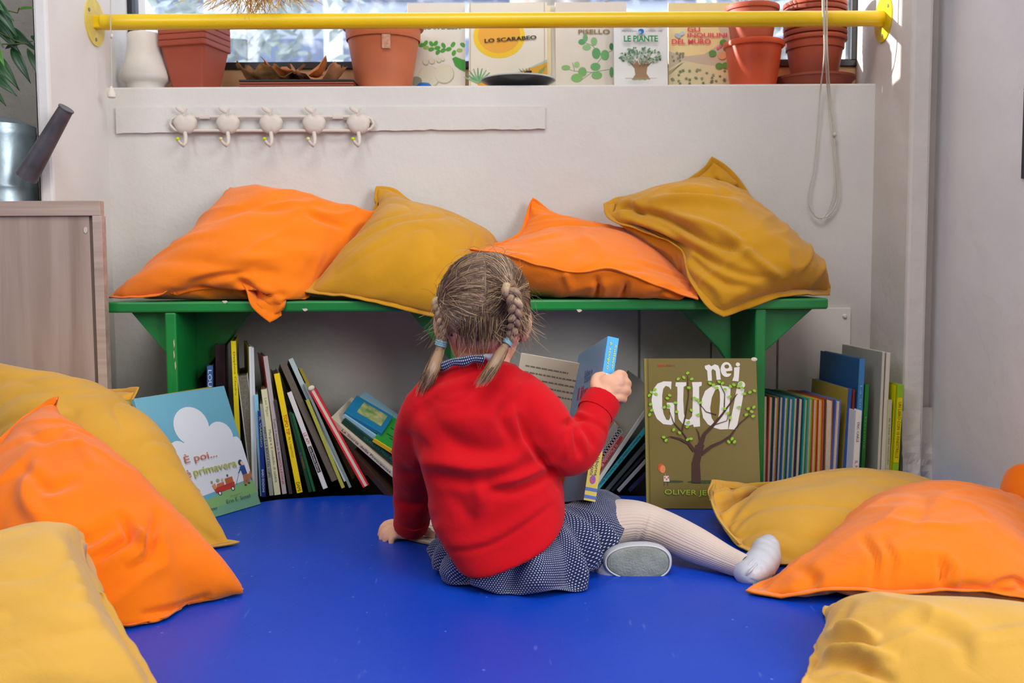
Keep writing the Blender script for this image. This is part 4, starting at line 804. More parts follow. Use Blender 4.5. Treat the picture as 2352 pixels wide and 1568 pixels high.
A.poly([(.58,.24),(.66,.245),(.66,.218),(.57,.213)],'#c66a44'); A.poly([(.68,.265),(.77,.27),(.77,.225),(.68,.22)],'#b4623c'); A.poly([(.52,.235),(.56,.25),(.57,.215),(.54,.20)],'#c98a5c'); A.ell(.60,.265,.02,.013,'#9aa070'); A.ell(.65,.262,.012,.012,'#c9b07a'); A.ell(.53,.262,.012,.012,'#8a9a74'); A.ell(.72,.285,.01,.01,'#40504a')
A.line([(.79,.20),(.83,.25),(.85,.275)],.004,.003,'#5a4a44'); A.ell(.91,.36,.026,.024,'#3a3a40'); A.ell(.925,.353,.018,.017,'#d8b8a4')
A.poly([(.885,.33),(.945,.335),(.95,.265),(.895,.26)],'#2a4a86'); A.line([(.89,.315),(.85,.28)],.012,.008,'#2a4a86'); A.poly([(.895,.26),(.95,.265),(.945,.19),(.92,.19),(.915,.23),(.905,.18),(.88,.18)],'#a5684a'); A.line([(.88,.178),(.905,.176)],.01,.01,'#33343c'); A.line([(.925,.186),(.95,.186)],.01,.01,'#33343c')
A.poly([(.945,.255),(.97,.26),(.985,.28),(1.0,.27),(.99,.25),(.992,.205),(.982,.205),(.975,.225),(.955,.222),(.95,.20),(.945,.20)],'#a8714a')
A.ell(.34,.145,.03,.014,'#9a6a50'); A.line([(.34,.15),(.345,.19),(.34,.22)],.004,.002,'#a88a78'); A.ell(.345,.21,.01,.008,'#b86a5c')
for k in range(9): A.ell(.10+.008*k,.47-.035*k,.006,.008,'#8a94a0',n=8)
A.build(rt,'cover_art')
text('È poi...',rt,.31*w,.43*h,w=.36*w,h=.085*h,col='#bd6a52',y=-.003,bold=.004); text('è',rt,.285*w,.335*h,w=.05*w,h=.06*h,col='#c07a5c',y=-.003,bold=.006); text('primavera',rt,.365*w,.318*h,w=.49*w,h=.075*h,col='#a9ae4c',y=-.003,bold=.012)
text('Erin E. Stead',rt,.62*w,.075*h,w=.28*w,h=.028*h,col='#3f5a52',y=-.003); text('Julie Fogliano',rt,.22*w,.045*h,w=.28*w,h=.034*h,col='#3f5a52',y=-.003)
text('illustrazioni di',rt,.68*w,.118*h,w=.14*w,h=.010*h,col='#5a7a62',y=-.003); text('testo di',rt,.34*w,.095*h,w=.08*w,h=.010*h,col='#5a7a62',y=-.003)
# a second cover showing behind its left edge
BLb=BL_+Vector((-.022,.012,0)); BRb=BR_+Vector((-.03,.035,0)); UPb=P(528,880,1.94)+(BL_-BR_)+Vector((-.022,.022,-.003))
flat('ochre picture book mostly hidden behind the blue cloud book',BLb,BRb,UPb,.005,'#a08a2c',H=.236)
# ================================================================== WINDOWSILL
def sq(u0,u1,v0,v1,d): a=P(u0,v0,d); c=P(u1,v1,d); return a,c
TC=M('#a8503a',.55,.35,var=.05); TC2=M('#c46d48',.55,.35,var=.05); TC3=M('#c9502c',.42,.45,var=.04); TCd=M('#8f4634',.6,.3,var=.06)
SZ=SILL
# square pots, nested in a stack
d=2.315; c=P(448,100,d); cx=c.x; wtop=m(116,d)/2; hp_=.155; z0=SZ+.001
ztop=P(448,104,d).z
def squarering(cx,cy,hw,z,r=.12):
    out=[]
    for sx,sy in ((1,1),(-1,1),(-1,-1),(1,-1)):
        for k in range(3):
            a={(1,1):0,(-1,1):PI/2,(-1,-1):PI,(1,-1):1.5*PI}[(sx,sy)]+k*PI/4; out.append(Vector((cx+sx*hw*(1-r)+hw*r*math.cos(a),cy+sy*hw*(1-r)+hw*r*math.sin(a),z)))
    return out
H0=ztop-z0
ROT=Matrix.Rotation(R(-14),4,'Z')
for i in range(5):
    off=.0132*i; rt=empty('square_plant_pot',(cx,d,z0+off)); tag(rt,['terracotta square pot at the bottom of the stack, the only one showing its body','terracotta square pot, second from the bottom of the stack','terracotta square pot in the middle of the square stack','terracotta square pot, second from the top of the stack','terracotta square pot on top of the stack, behind the bar'][i],'plant pot','square terracotta pots nested in a stack')
    hb=wtop*.62; w2=wtop*.93
    b=MB(); RR=[(hb,0),(w2,H0-.012),(w2*1.001,H0-.012),(wtop,H0-.011),(wtop,H0),(wtop*.97,H0),(w2*.96,H0-.012),(hb*.95,.004)]
    b.rings([[Matrix.Translation((cx,d,0))@ROT@Matrix.Translation((-cx,-d,0))@v for v in squarering(cx,d,q,z0+off+zz)] for q,zz in RR]); b.build('pot_body',TC,rt,bevel=.0008)
    b=MB(); b.rings([[Matrix.Translation((cx,d,0))@ROT@Matrix.Translation((-cx,-d,0))@v for v in squarering(cx,d,q,z0+off+zz)] for q,zz in [(wtop*.99,H0-.0105),(wtop*1.012,H0-.0095),(wtop*1.012,H0+.0005),(wtop*.99,H0+.0012)]],cap=False); b.build('rim',TC,rt)
def round_pot(label,u,d,v_rt,v_rb,hw_px,z0,hb_ratio=.7,mat=TC,n=40,rimh=.011,group=None,step=True,body_in=.93,name='plant_pot',thin=.004,curved=0):
    cx=P(u,v_rt,d).x; zt=P(u,v_rt,d).z; r=m(hw_px,d); rt=empty(name,(cx,d,z0)); tag(rt,label,'plant pot',group); H=zt-z0
    rb=r*hb_ratio; rm=r*body_in; prof=[(.002,0),(rb,0)]
    for k in range(1,7):
        q=k/6; prof.append((rb+(rm-rb)*(q**(1-curved*.5) if curved else q)*1.0,(H-rimh)*q*.999))
    prof+=[(rm-thin,H-rimh-.001),(rb-thin,.004),(.002,.004)]
    MB().lathe(prof,(cx,d,z0),n).build('pot_body',mat,rt,smooth=True)
    if step: MB().lathe([(rm*.985,H*.76),(rm*.995,H*.775),(rm*1.005,H-rimh),(rm*.99,H-rimh)],(cx,d,z0),n,cap=False).build('collar',mat,rt,smooth=True)
    MB().lathe([(rm-thin,H-rimh-.002),(r,H-rimh),(r*1.02,H-rimh*.6),(r*1.01,H-.001),(r*.98,H),(rm-thin,H-.001),(rm-thin,H-rimh-.002)],(cx,d,z0),n,cap=False).build('rim',mat,rt,smooth=True)
    return rt,cx,H
rt,cxp,Hh=round_pot('large round terracotta pot with a pale sticker, centre left of the sill',880,2.315,58,70,90,SZ+.001,.66,TC2)
# sticker on the pot's front, following its round wall
b=MB(); q=P(897,108,2.315); 
for k in range(6):
    pass
rS=m(84,2.315)*.955; a0=math.asin(max(-1,min(1,(q.x-cxp)/rS))); vs=[];fs=[]
for i in range(7):
    a=a0+(-.115+.23*i/6)
    for zz,rr in ((q.z-.019,rS*.985),(q.z+.014,rS*1.012)): vs.append((cxp+rr*math.sin(a)*1.004,2.315-rr*math.cos(a)*1.004,zz))
fs=[(2*i,2*i+2,2*i+3,2*i+1) for i in range(6)]; MB().add(vs,fs).build('sticker',M('#d9b09a',.6,tint2='#c08468',vscale=160),rt,fix=False)
# middle round stack: soil-filled pot inside a brighter one
G2='two round pots nested right of the picture books'
r1,c1,H1=round_pot('bright orange red round pot at the bottom of the middle pair',1731,2.285,98,110,67,SZ+.001,.72,TC3,group=G2,curved=.5,step=False,rimh=.012)
r2,c2,H2=round_pot('brown red pot holding dry stalks, set inside the brighter pot',1727,2.285,16,30,60,P(1731,150,2.285).z,.62,TC,group=G2)
MB().lathe([(.001,0),(m(50,2.285),0),(m(54,2.285),.004),(.001,.006)],(c2,2.285,P(1727,18,2.285).z-.002),24).build('soil',M('#2c2622',.95,bump=.6),r2)
b=MB()
for k in range(26):
    a=random.uniform(0,2*PI); l=random.uniform(.03,.11); s=Vector((c2+.02*math.cos(a),2.285+.02*math.sin(a),P(1727,16,2.285).z)); e=s+Vector((l*math.cos(a)*1.2,l*math.sin(a)*.6,random.uniform(.0,.07))); mid=s.lerp(e,.5)+Vector((0,0,.03)); b.tube([s,mid,e],[.0006,.0005,.0003],4)
b.build('dry_stalks',M('#cdb9a4',.8),r2)
# right stack of nested pots on a saucer
G3='round terracotta pots nested at the right end of the sill'
d=2.31; c=P(1870,186,d); sau=empty('saucer',(c.x,d,SZ)); tag(sau,'wide terracotta saucer under the tall pot stack','saucer')
r=m(88,d); MB().lathe([(.002,.001),(r*.8,.001),(r,.026),(r*1.005,.030),(r*.985,.030),(r*.79,.005),(.002,.005)],(c.x,d,SZ),44).build('dish',TCd,sau,smooth=True)
MB().lathe([(r*.985,.0245),(r*1.02,.026),(r*1.02,.031),(r*.985,.0315)],(c.x,d,SZ),44,cap=False).build('rim',TCd,sau,smooth=True)
lab=['lowest of the nested brown pots, its body showing above the saucer','second of the nested brown pots above the saucer','third of the nested brown pots, just below the yellow bar','nested brown pot hidden behind the yellow bar at the right','nested brown pot just above the yellow bar','nested brown pot second from the visible top of the right stack','topmost visible nested pot at the top right']
for i in range(7):
    vt=88-13.2*i; z0_=SZ+.006+i*.0132; round_pot(lab[i],1872,d,vt,vt+9,69,z0_,.66,[TC,TCd][i%2],group=G3,step=(i==0),rimh=.0095)
# frosted glass lamp shade
d=2.30; c=P(335,190,d); gs=empty('glass_lampshade',(c.x,d,SZ)); tag(gs,'white frosted glass lamp shade standing at the left end of the sill','lamp shade')
zt_=P(335,78,d).z-SZ; rr=lambda px:m(px,d)
prof=[(rr(40),.001),(rr(41),.010),(rr(40),.022),(rr(44),.026),(rr(52),.030),(rr(55),.038),(rr(52),.052),(rr(46),.068),(rr(41),.088),(rr(38),.108),(rr(36),zt_-.004),(rr(34),zt_),(rr(30),zt_),(rr(33),zt_-.01),(rr(38),.088),(rr(50),.04),(rr(38),.02),(rr(37),.001)]
MB().lathe(prof,(c.x,d,SZ),40,cap=False).build('shade',M('#e4dfd8',.5,.4,sss=.25),gs,smooth=True)
# seed trays stacked, dry leaves on top
d=2.30; G4='flat seed trays stacked on the sill'; a=P(566,185,d); c=P(822,185,d); zz=P(700,186,d).z-.008
H_=zz-SZ
for i in range(4):
    z1=SZ+.001+i*(H_/4.); z2=z1+H_/4.-.0012; rt=empty('seed_tray',((a.x+c.x)/2,d,z1)); tag(rt,['brown seed tray at the bottom of the flat stack','brown seed tray, second from the bottom of the flat stack','brown seed tray below the black topped one','black rimmed seed tray on top, under the dry leaves'][i],'tray',G4)
    mt=TCd if i<3 else M('#2a2a2c',.4)
    b=MB(); b.box((a.x+.004,d-.06,z1),(c.x-.004,d+.07,z1+.002)); b.build('tray_base',mt,rt)
    b=MB(); 
    for q in (((a.x,d-.066,z1),(c.x,d-.062,z2)),((a.x,d+.07,z1),(c.x,d+.074,z2)),((a.x,d-.062,z1),(a.x+.004,d+.07,z2)),((c.x-.004,d-.062,z1),(c.x,d+.07,z2))): b.box(*q)
    b.build('tray_wall',mt,rt,bevel=.001)
zt4=z2
def dryleaf(label,pts,d,mat,seed,zl=None,curl=.02):
    """ragged curled leaf sheet spanning pixel outline (u0,v0)-(u1,v1)"""
    (u0,v0),(u1,v1)=pts; A0=P(u0,(v0+v1)/2,d); A1=P(u1,(v0+v1)/2,d); hz=abs(P(u0,v0,d).z-P(u0,v1,d).z); w_=A1.x-A0.x; cxx=(A0.x+A1.x)/2; zb_=zt4+.001 if zl is None else zl
    vs=[];fs=[]; nr=9; na=44
    for i in range(nr+1):
        r_=i/nr
        for j in range(na):
            a=2*PI*j/na; lobe=.78+.20*math.cos(5*a+seed)+.07*noise.noise((math.cos(a)*5+seed,math.sin(a)*5,0))+.05*math.sin(17*a+seed)
            rr_=r_*(1 if r_<.6 else 1)*(.6+.4*lobe if r_>.5 else .85); x=math.cos(a)*rr_; y=math.sin(a)*rr_
            z=hz*.75*(abs(x)**2.2)+hz*.5*abs(y)**1.6*(.6+.5*math.sin(3*a+seed))+hz*.35*noise.noise((x*3+seed,y*3,seed))*r_+.08*hz*math.cos(5*a+seed)*r_
            vs.append((cxx+x*w_/2,d+y*.05,zb_+max(0,z)))
    for i in range(nr):
        for j in range(na): k=(j+1)%na; fs.append((i*na+j,i*na+k,(i+1)*na+k,(i+1)*na+j))
    fs.append(tuple(range(na)))
    o=mesh('dry_leaf',vs,fs,mat,None,smooth=True); s=o.modifiers.new('s','SOLIDIFY'); s.thickness=.0006; tag(o,label,'leaf','dry leaves on the seed trays'); return o
dl=M('#8a6238',.85,var=.35,vscale=50,bump=.5,scale=120); dl2=M('#c27a44',.8,var=.3,vscale=40,bump=.4)
dryleaf('curled brown dry leaf with ribbed underside, left on the seed trays',((540,118),(705,180)),2.29,dl,1.0)
dryleaf('rusty orange dry leaf piled in the middle of the trays',((600,116),(760,172)),2.31,dl2,2.2,zl=zt4+.012)
dryleaf('pale brown dry leaf with drooping tip, right on the seed trays',((660,124),(800,178)),2.285,M('#b07850',.8,var=.3,vscale=40,bump=.4),4.0)
# straw bunch hanging down into view
b=MB(); k0=P(590,-60,2.27)
for k in range(330):
    a=random.gauss(0,.8); u=600+random.gauss(0,78); v=random.uniform(-25,36)-abs(u-600)*.08
    if random.random()<.08: u=572+random.gauss(0,20); v=random.uniform(34,56)
    e=P(u,v,2.10+random.uniform(0,.14)); mid=k0.lerp(e,.5)+Vector((random.gauss(0,.02),random.gauss(0,.01),.012)); st_=k0+Vector((random.gauss(0,.025),0,random.gauss(0,.01)))
    b.tube(catmull([st_,mid,e],6),[.0011,.0010,.0010,.0009,.0008,.0005],4)
rt=empty('straw_bunch',k0); tag(rt,'bunch of dry straw drooping over the yellow bar at the top','dried grass')
b.build('straw',M('#cfa968',.7,var=.3,vscale=30),rt); MB().tube([k0,k0+Vector((0,.0,.35)),P(590,-400,2.3)],.004,6).build('tied_stems',M('#a98850',.8),rt)
MB().tube([k0+Vector((-.012,0,.01)),k0+Vector((.012,0,.012))],.012,8).build('twine',M('#8a6a40',.8),rt)
b=MB(); b.tube([P(820,-40,2.2),P(826,12,2.2),P(831,24,2.2)],.0009,5); 
o=b.build('twig',M('#e0d6c4',.7)); tag(o,'single pale stalk hanging above the big round pot','stalk')
# picture books standing on the sill
def sillbook(label,u0,u1,vt,d,cov,th=.008,lean=.02,rot=0):
    a=P(u0,120,d); c=P(u1,120,d); z=P((u0+u1)/2,vt,d).z; BL_=Vector((a.x,d,SZ+.001)); x=Vector((math.cos(rot),math.sin(rot),0)); BR2=BL_+x*((c.x-a.x)/math.cos(rot)); up=BL_+Vector((0,lean,z-SZ)); return flat(label,BL_,BR2,up,th,cov)
LB='#d8d0c2'
# 1 frog book
rt,w,h=sillbook('picture book with green leaves, pebbles and a frog, half behind the big pot',935,1068,2,2.375,LB,lean=.022); A=Art(w,h); fz=lambda v:(221-6-v)/(221-6-2+0.)  # approx v->height
def Z(v,d,h): return (P(1000,v,d).z-SZ)/h
Q=lambda v:Z(v,2.36,h)
for u,v,a in [(977,93,1),(990,95,-1),(1000,94,1),(978,104,0),(1004,105,.2),(1005,115,1),(1018,99,-1),(1017,111,.5),(1040,97,1),(1042,117,1.2),(1055,111,0),(1030,108,.3),(1063,98,-.5),(968,98,.3),(990,108,.2)]: A.ell((u-935)/133,Q(v),.055,.022,'#4f9c38' if a else '#8fb45a',rot=a,n=8)
A.poly([((1038-935)/133,Q(130)),((1046-935)/133,Q(126)),((1062-935)/133,Q(133)),(1,Q(134)),(1,Q(162)),((1055-935)/133,Q(156)),((1045-935)/133,Q(148))],'#3f9438')
for u,v,r_ in ((985,174,.19),(1020,167,.17),(978,139,.05),(992,137,.05),(1008,135,.04),(1017,133,.03)): A.ell((u-935)/133,Q(v),r_,r_*.6,'#b8b096',n=20); A.ell((u-935)/133-.008,Q(v)+.006,r_*.95,r_*.57,'#d4ceb8',n=20)
A.ell((955-935)/133,Q(184),.1,.05,'#8a8f80',n=14); A.build(rt)
text('SASSO IN SABBIA',rt,.12*w,Q(61)*h,w=.8*w,h=.028*h*4/3,col='#2f7a3c',bold=.03)
# 2 scarab book
d2=2.345; rt,w,h=sillbook('picture book with a big yellow sun and a beetle, in the centre of the sill',1076,1257,2,d2,'#e0d6c2',lean=.022,rot=-.03); A=Art(w,h); Q=lambda v:Z(v,d2-.008,h); U=lambda u:(u-1076)/181.
A.poly([(U(1180),Q(215)),(U(1257),Q(215)),(U(1257),Q(136)),(U(1235),Q(146)),(U(1205),Q(160)),(U(1150),Q(175)),(U(1105),Q(186)),(U(1100),Q(215))],'#a8c4bc')
A.poly([(U(1104),Q(215)),(U(1257),Q(215)),(U(1257),Q(142)),(U(1220),Q(156)),(U(1180),Q(170)),(U(1140),Q(180)),(U(1095),Q(190))],'#dda02c')
A.ell(U(1146),Q(80),.33,.235,'#f0c62c',n=40); A.ell(U(1146),Q(77),.27,.195,'#eba83c',n=40)
for k in range(9):
    a=PI*.15+k*PI*.09; A.line([(U(1098),Q(190)),(U(1098)+.20*math.cos(a),Q(190)+.16*math.sin(a))],.03,.012,['#6aa46c','#5b9a78','#8ab07c'][k%3])
for k in range(4): A.line([(U(1232),Q(182)),(U(1240+5*k),Q(160-3*k))],.02,.008,'#7fa058')
A.ell(U(1209),Q(169),.055,.026,'#2a2622',n=12,rot=.4); A.ell(U(1218),Q(165),.02,.014,'#2a2622',n=10)
for k in range(4): A.line([(U(1200+5*k),Q(166)),(U(1192+8*k),Q(158-1*k))],.006,.004,'#2a2622')
for k in range(3): A.line([(U(1202+7*k),Q(172)),(U(1199+12*k),Q(178))],.006,.004,'#2a2622')
A.line([(.02,0),(.02,1)],.006,.006,'#b5a98c'); A.line([(.965,0),(.965,1)],.006,.006,'#b5a98c'); A.build(rt)
text('LO SCARABEO',rt,U(1113)*w,Q(96)*h,w=.66*w,h=.032*h*4/3,col='#2e2618',bold=.025,y=-.0035,rot=.06)
# thin volumes behind it
for k,(u0,u1,lb) in enumerate(((1250,1266,'thin cream volume showing behind the sun book'),(1262,1278,'second thin volume behind the sun book, next to the pea book'))):
    sillbook(lb,u0-60,u1,6,2.362+.011*k,['#d8c79a','#c9c0b2'][k],th=.004,lean=.03)
# 3 pea book
d3=2.375; rt,w,h=sillbook('cream picture book with pea leaves, behind the small tree book',1276,1440,2,d3,'#d9cec0',lean=.015); A=Art(w,h); Q=lambda v:Z(v,d3,h); U=lambda u:(u-1276)/164.
for pth in ([(1410,160),(1360,168),(1320,165),(1295,158)],[(1360,168),(1330,190)],[(1410,115),(1385,130),(1370,150)],[(1385,130),(1360,105),(1335,95)],[(1320,165),(1315,145)]): A.line([(U(u),Q(v)) for u,v in pth],.008,.006,'#6a8a5c')
for u,v,rx,ry,c_ in [(1337,97,.05,.035,'#5f9a62'),(1345,88,.035,.045,'#6fa670'),(1365,96,.045,.05,'#86b276'),(1348,110,.06,.035,'#8fb87c'),(1370,124,.06,.065,'#5f9f62'),(1390,128,.06,.06,'#6cab6a'),(1405,108,.03,.04,'#3f7a4a'),(1300,157,.06,.03,'#82b46e'),(1325,150,.04,.035,'#9abf7e'),(1338,167,.06,.055,'#7bab68'),(1325,181,.08,.05,'#7fb468'),(1368,155,.07,.045,'#6aa868'),(1371,175,.075,.045,'#79b06a'),(1405,168,.03,.06,'#5f9a5c')]: A.ell(U(u),Q(v),rx,ry*.9,c_,n=16)
A.build(rt); text('VERDE',rt,U(1336)*w,Q(62)*h,w=.34*w,h=.036*h*1.3,col='#8a7a5c',bold=.02,y=-.003); text('PISELLO',rt,U(1329)*w,Q(79)*h,w=.44*w,h=.036*h*1.3,col='#8a7448',bold=.02,y=-.003)
# 4 plant book
d4=2.335; rt,w,h=sillbook('small white book with a green title and a broad tree',1411,1535,32,d4,'#dcdcdc',lean=.02,th=.014); A=Art(w,h); Q=lambda v:Z(v,d4-.006,h); U=lambda u:(u-1411)/124.
tr='#9a7a5c'
A.poly([(U(1452),Q(184)),(U(1495),Q(184)),(U(1486),Q(170)),(U(1488),Q(155)),(U(1500),Q(142)),(U(1485),Q(148)),(U(1478),Q(140)),(U(1470),Q(150)),(U(1465),Q(138)),(U(1458),Q(148)),(U(1445),Q(140)),(U(1458),Q(158)),(U(1460),Q(172))],tr)
for k in range(150):
    a=random.uniform(0,2*PI); q_=math.sqrt(random.random()); A.ell(U(1472)+.40*q_*math.cos(a),Q(127)+.105*q_*math.sin(a)-.02*abs(math.cos(a)),.022,.010,random.choice(['#5f9468','#86ab88','#4f8458','#9ab89c']),n=6,rot=a)
for k in range(6): A.line([(U(1472+(k-2.5)*5),Q(150)),(U(1472+(k-2.5)*16),Q(128))],.012,.005,tr)
A.line([(U(1436),Q(184)),(U(1508),Q(184))],.012,.008,'#a89878'); 
A.ell(U(1473),Q(73),.055,.034,'#2a62a8',n=14); A.ell(U(1470),Q(75),.03,.018,'#8ab8d8',n=10); A.ell(U(1435),Q(61),.05,.02,'#d88a9a',n=10); A.ell(U(1447),Q(61),.05,.02,'#6aa868',n=10); A.ell(U(1494),Q(61),.03,.02,'#c8403c',n=10); A.ell(U(1502),Q(61),.03,.02,'#c8403c',n=10); A.ell(U(1518),Q(61),.04,.02,'#5a4a44',n=10)
A.build(rt); text('LE PIANTE',rt,U(1433)*w,Q(98)*h,w=.63*w,h=.052*h*1.5,col='#1f8a4a',bold=.03,y=-.0115,condense=1)
text('PRIMI LIBRI',rt,U(1428)*w,Q(75)*h,w=.28*w,h=.014*h*1.4,col='#6a6a70',y=-.0115); text('CONOSCERE',rt,U(1484)*w,Q(75)*h,w=.3*w,h=.014*h*1.4,col='#6a6a70',y=-.0115); text('PER',rt,U(1469)*w,Q(64)*h,w=.08*w,h=.014*h*1.4,col='#6a6a70',y=-.0115); text('TERRA EDITORE',rt,U(1450)*w,Q(190)*h,w=.27*w,h=.013*h*1.5,col='#2f8a54',y=-.0115,bold=.02)
# 5 wall book
d5=2.375; rt,w,h=sillbook('picture book with sand dunes and ivy leaves, left of the round pots',1537,1700,2,d5,'#e4cf94',lean=.02); A=Art(w,h); Q=lambda v:Z(v,d5-.006,h); U=lambda u:(u-1537)/163.
A.poly([(0,0),(1,0),(1,Q(60)),(U(1650),Q(58)),(U(1665),Q(95)),(U(1620),Q(125)),(U(1580),Q(130)),(0,Q(118))],'#c4b7a2'); A.poly([(0,0),(1,0),(1,Q(160)),(U(1620),Q(150)),(U(1570),Q(140)),(0,Q(160))],'#d6cda4'); A.poly([(0,Q(165)),(U(1575),Q(142)),(U(1560),Q(150)),(0,Q(175))],'#b4a886')
for k in range(46):
    u=random.uniform(1540,1680); v=random.uniform(162,212) if k<34 else random.uniform(118,142)
    if v<150: u=random.uniform(1540,1572)
    c_=(U(u),Q(v)); s_=.028 if v>150 else .02; a=random.uniform(0,6); pts=[]
    for j in range(10): q_=s_*(1 if j%2 else .5); pts.append((min(1,max(0,c_[0]+q_*math.cos(a+j*PI/5))),c_[1]+q_*.75*math.sin(a+j*PI/5)))
    A.poly(pts,random.choice(['#7d8a6c','#6f7f62','#8f9a7c']))
for u,v in ((1638,124),(1653,154),(1668,153),(1663,99)): A.ell(U(u),Q(v),.055,.035,'#5a9448',n=12)
for u,v in ((1650,112),(1656,108)): A.ell(U(u),Q(v),.02,.013,'#e0607c',n=8)
A.ell(U(1660),Q(130),.06,.04,'#d8a070',n=12); A.ell(U(1558),Q(82),.05,.022,'#a4b0bc',rot=-.5,n=10); A.ell(U(1568),Q(77),.04,.02,'#b8c2cc',rot=.5,n=10); A.build(rt)
for s_,u,v,ww in (('GLI',1580,73,.18),('INQUILINI',1580,88,.56),('DEL MURO',1544,102,.55)): text(s_,rt,U(u)*w,Q(v)*h,w=ww*w,h=.040*h*1.3,col='#d8425c',bold=.025,y=-.0045)
# dark dish in front of the sun book, and small blue cap
d=2.262; a=P(1102,190,d); c=P(1278,190,d); cx=(a.x+c.x)/2; r=(c.x-a.x)/2
rt=empty('shallow_dish',(cx,d,SZ)); tag(rt,'dark shallow dish with a pale rim in front of the sun book','dish')
MB().lathe([(r*.5,.001),(r*.62,.004),(r*.95,.019),(r*.93,.021),(r*.6,.007),(.001,.005)],(cx,d+r*.0,SZ),40).build('bowl',M('#1f2226',.2,.6),rt,smooth=True)
MB().lathe([(r*.95,.0195),(r*.985,.0205),(r*.97,.023),(r*.93,.0215)],(cx,d,SZ),40,cap=False).build('rim',M('#aab4b4',.25,.6),rt,smooth=True)
q=P(975,190,2.30); o=MB().lathe([(.018,.001),(.019,.014),(.012,.021),(.001,.0225)],(q.x,2.29,SZ),20).build('jar_lid',M('#1c62b4',.4),smooth=True); tag(o,'small blue lid between the big pot and the beetle book','lid')
# ================================================================== THE CHILD
def organic(name,mb,voxel,it,mat,parent,fac=.5):
    o=mb.build(name,mat,parent,smooth=True)
    r=o.modifiers.new('r','REMESH'); r.mode='VOXEL'; r.voxel_size=voxel
    s=o.modifiers.new('s','SMOOTH'); s.factor=fac; s.iterations=it
    if voxel<.003 and it>20:
        r=o.modifiers.new('r2','REMESH'); r.mode='VOXEL'; r.voxel_size=voxel*1.1; s=o.modifiers.new('s2','SMOOTH'); s.factor=.5; s.iterations=10
    dg=bpy.context.evaluated_depsgraph_get(); me=bpy.data.meshes.new_from_object(o.evaluated_get(dg)); o.modifiers.clear(); o.data=me
    bm=bmesh.new(); bm.from_mesh(me); seen=set(); isl=[]
    for v in bm.verts:
        if v in seen: continue
        st=[v]; seen.add(v); comp=[]
        while st:
            q=st.pop(); comp.append(q)
            for ed in q.link_edges:
                w_=ed.other_vert(q)
                if w_ not in seen: seen.add(w_); st.append(w_)
        isl.append(comp)
    big=max(len(c_) for c_ in isl); bmesh.ops.delete(bm,geom=[v for c_ in isl if len(c_)<big for v in c_],context='VERTS'); bm.to_mesh(me); bm.free()
    me.materials.clear(); me.materials.append(mat)
    me.polygons.foreach_set('use_smooth',[True]*len(me.polygons)); me.update(); return o
def pxtube(mb,pts,n=16,k=24):
    """pts: (u,v,d,radius px)"""
    q=catmull([list(P(u,v,d))+[m(r,d)] for u,v,d,r in pts],k); mb.tube([a[:3] for a in q],[float(a[3]) for a in q],n); return mb
girl=empty('person',F(1175,1330)); tag(girl,'small child with fair braids, red sweatshirt and dotted navy skirt, sitting with back turned','person')
skin=M('#dda98c',.55,.35,sss=.05,var=.05,vscale=20,bump=.05,scale=300)
HC=P(1112,706,1.46); TILT=Matrix.Rotation(R(-24),3,'X')@Matrix.Rotation(R(3),3,'Z')
HR=Vector((.0665,.078,.078))
def H(x,y,z): return HC+TILT@Vector((x,y,z))
b=MB(); b.ball(HC,HR,20,TILT); b.ball(H(0,.026,-.043),(.050,.052,.046),14,TILT); b.ball(H(0,.062,-.068),(.018,.014,.012),10); b.ball(H(0,.079,-.026),(.0085,.010,.010),8); b.ball(H(.028,.058,-.04),(.018,.016,.018),10); b.ball(H(-.028,.058,-.04),(.018,.016,.018),10)
b.ball(H(0,.073,-.048),(.014,.007,.006),8)
for s in (1,-1):
    e=P(1207,750,1.455) if s>0 else P(1011,757,1.455)
    er=Matrix.Rotation(R(12*s),3,'Y')@Matrix.Rotation(R(28*s),3,'Z')
    b.ball(e,(.0075,.013,.0235),12,er); b.ball(e+Vector((-.008*s,.004,0)),(.010,.012,.016),10,er); b.ball(e+Vector((.003*s,-.006,.006)),(.0035,.007,.018),8,er)
b.tube([H(0,-.005,-.03),P(1112,800,1.455),P(1110,850,1.45),P(1108,900,1.45)],[.038,.037,.040,.05],20)
# trunk, arms and legs under the clothes
b.tube([P(1105,880,1.455),P(1115,960,1.455),P(1140,1080,1.45),P(1165,1180,1.44),P(1175,1250,1.44)],[.045,.068,.070,.072,.075],18)
b.tube([P(1030,900,1.46),P(1100,880,1.455),P(1185,890,1.455)],[.03,.034,.03],12)
RA=[(1178,905,1.455,40),(1215,960,1.44,38),(1262,1022,1.425,33),(1313,1062,1.43,30),(1345,1010,1.45,27),(1372,950,1.475,23),(1390,908,1.49,22)]
LA=[(1000,905,1.47,36),(962,960,1.50,32),(950,1040,1.55,30),(948,1110,1.59,28),(946,1170,1.615,24),(940,1205,1.635,21)]
pxtube(b,RA); pxtube(b,LA)
RL=[(1210,1255,1.46,66),(1330,1215,1.49,62),(1440,1196,1.52,50),(1510,1212,1.515,46),(1590,1248,1.475,43),(1665,1283,1.44,33),(1712,1303,1.415,29)]
LL=[(1150,1275,1.48,66),(1130,1265,1.62,60),(1190,1240,1.66,50),(1280,1262,1.58,42),(1360,1288,1.485,32),(1410,1294,1.465,28)]
pxtube(b,[(u,v,d,r-8) for u,v,d,r in RL]); pxtube(b,[(u,v,d,r-8) for u,v,d,r in LL])
b.ball(P(1160,1290,1.45),(.085,.07,.055),12)
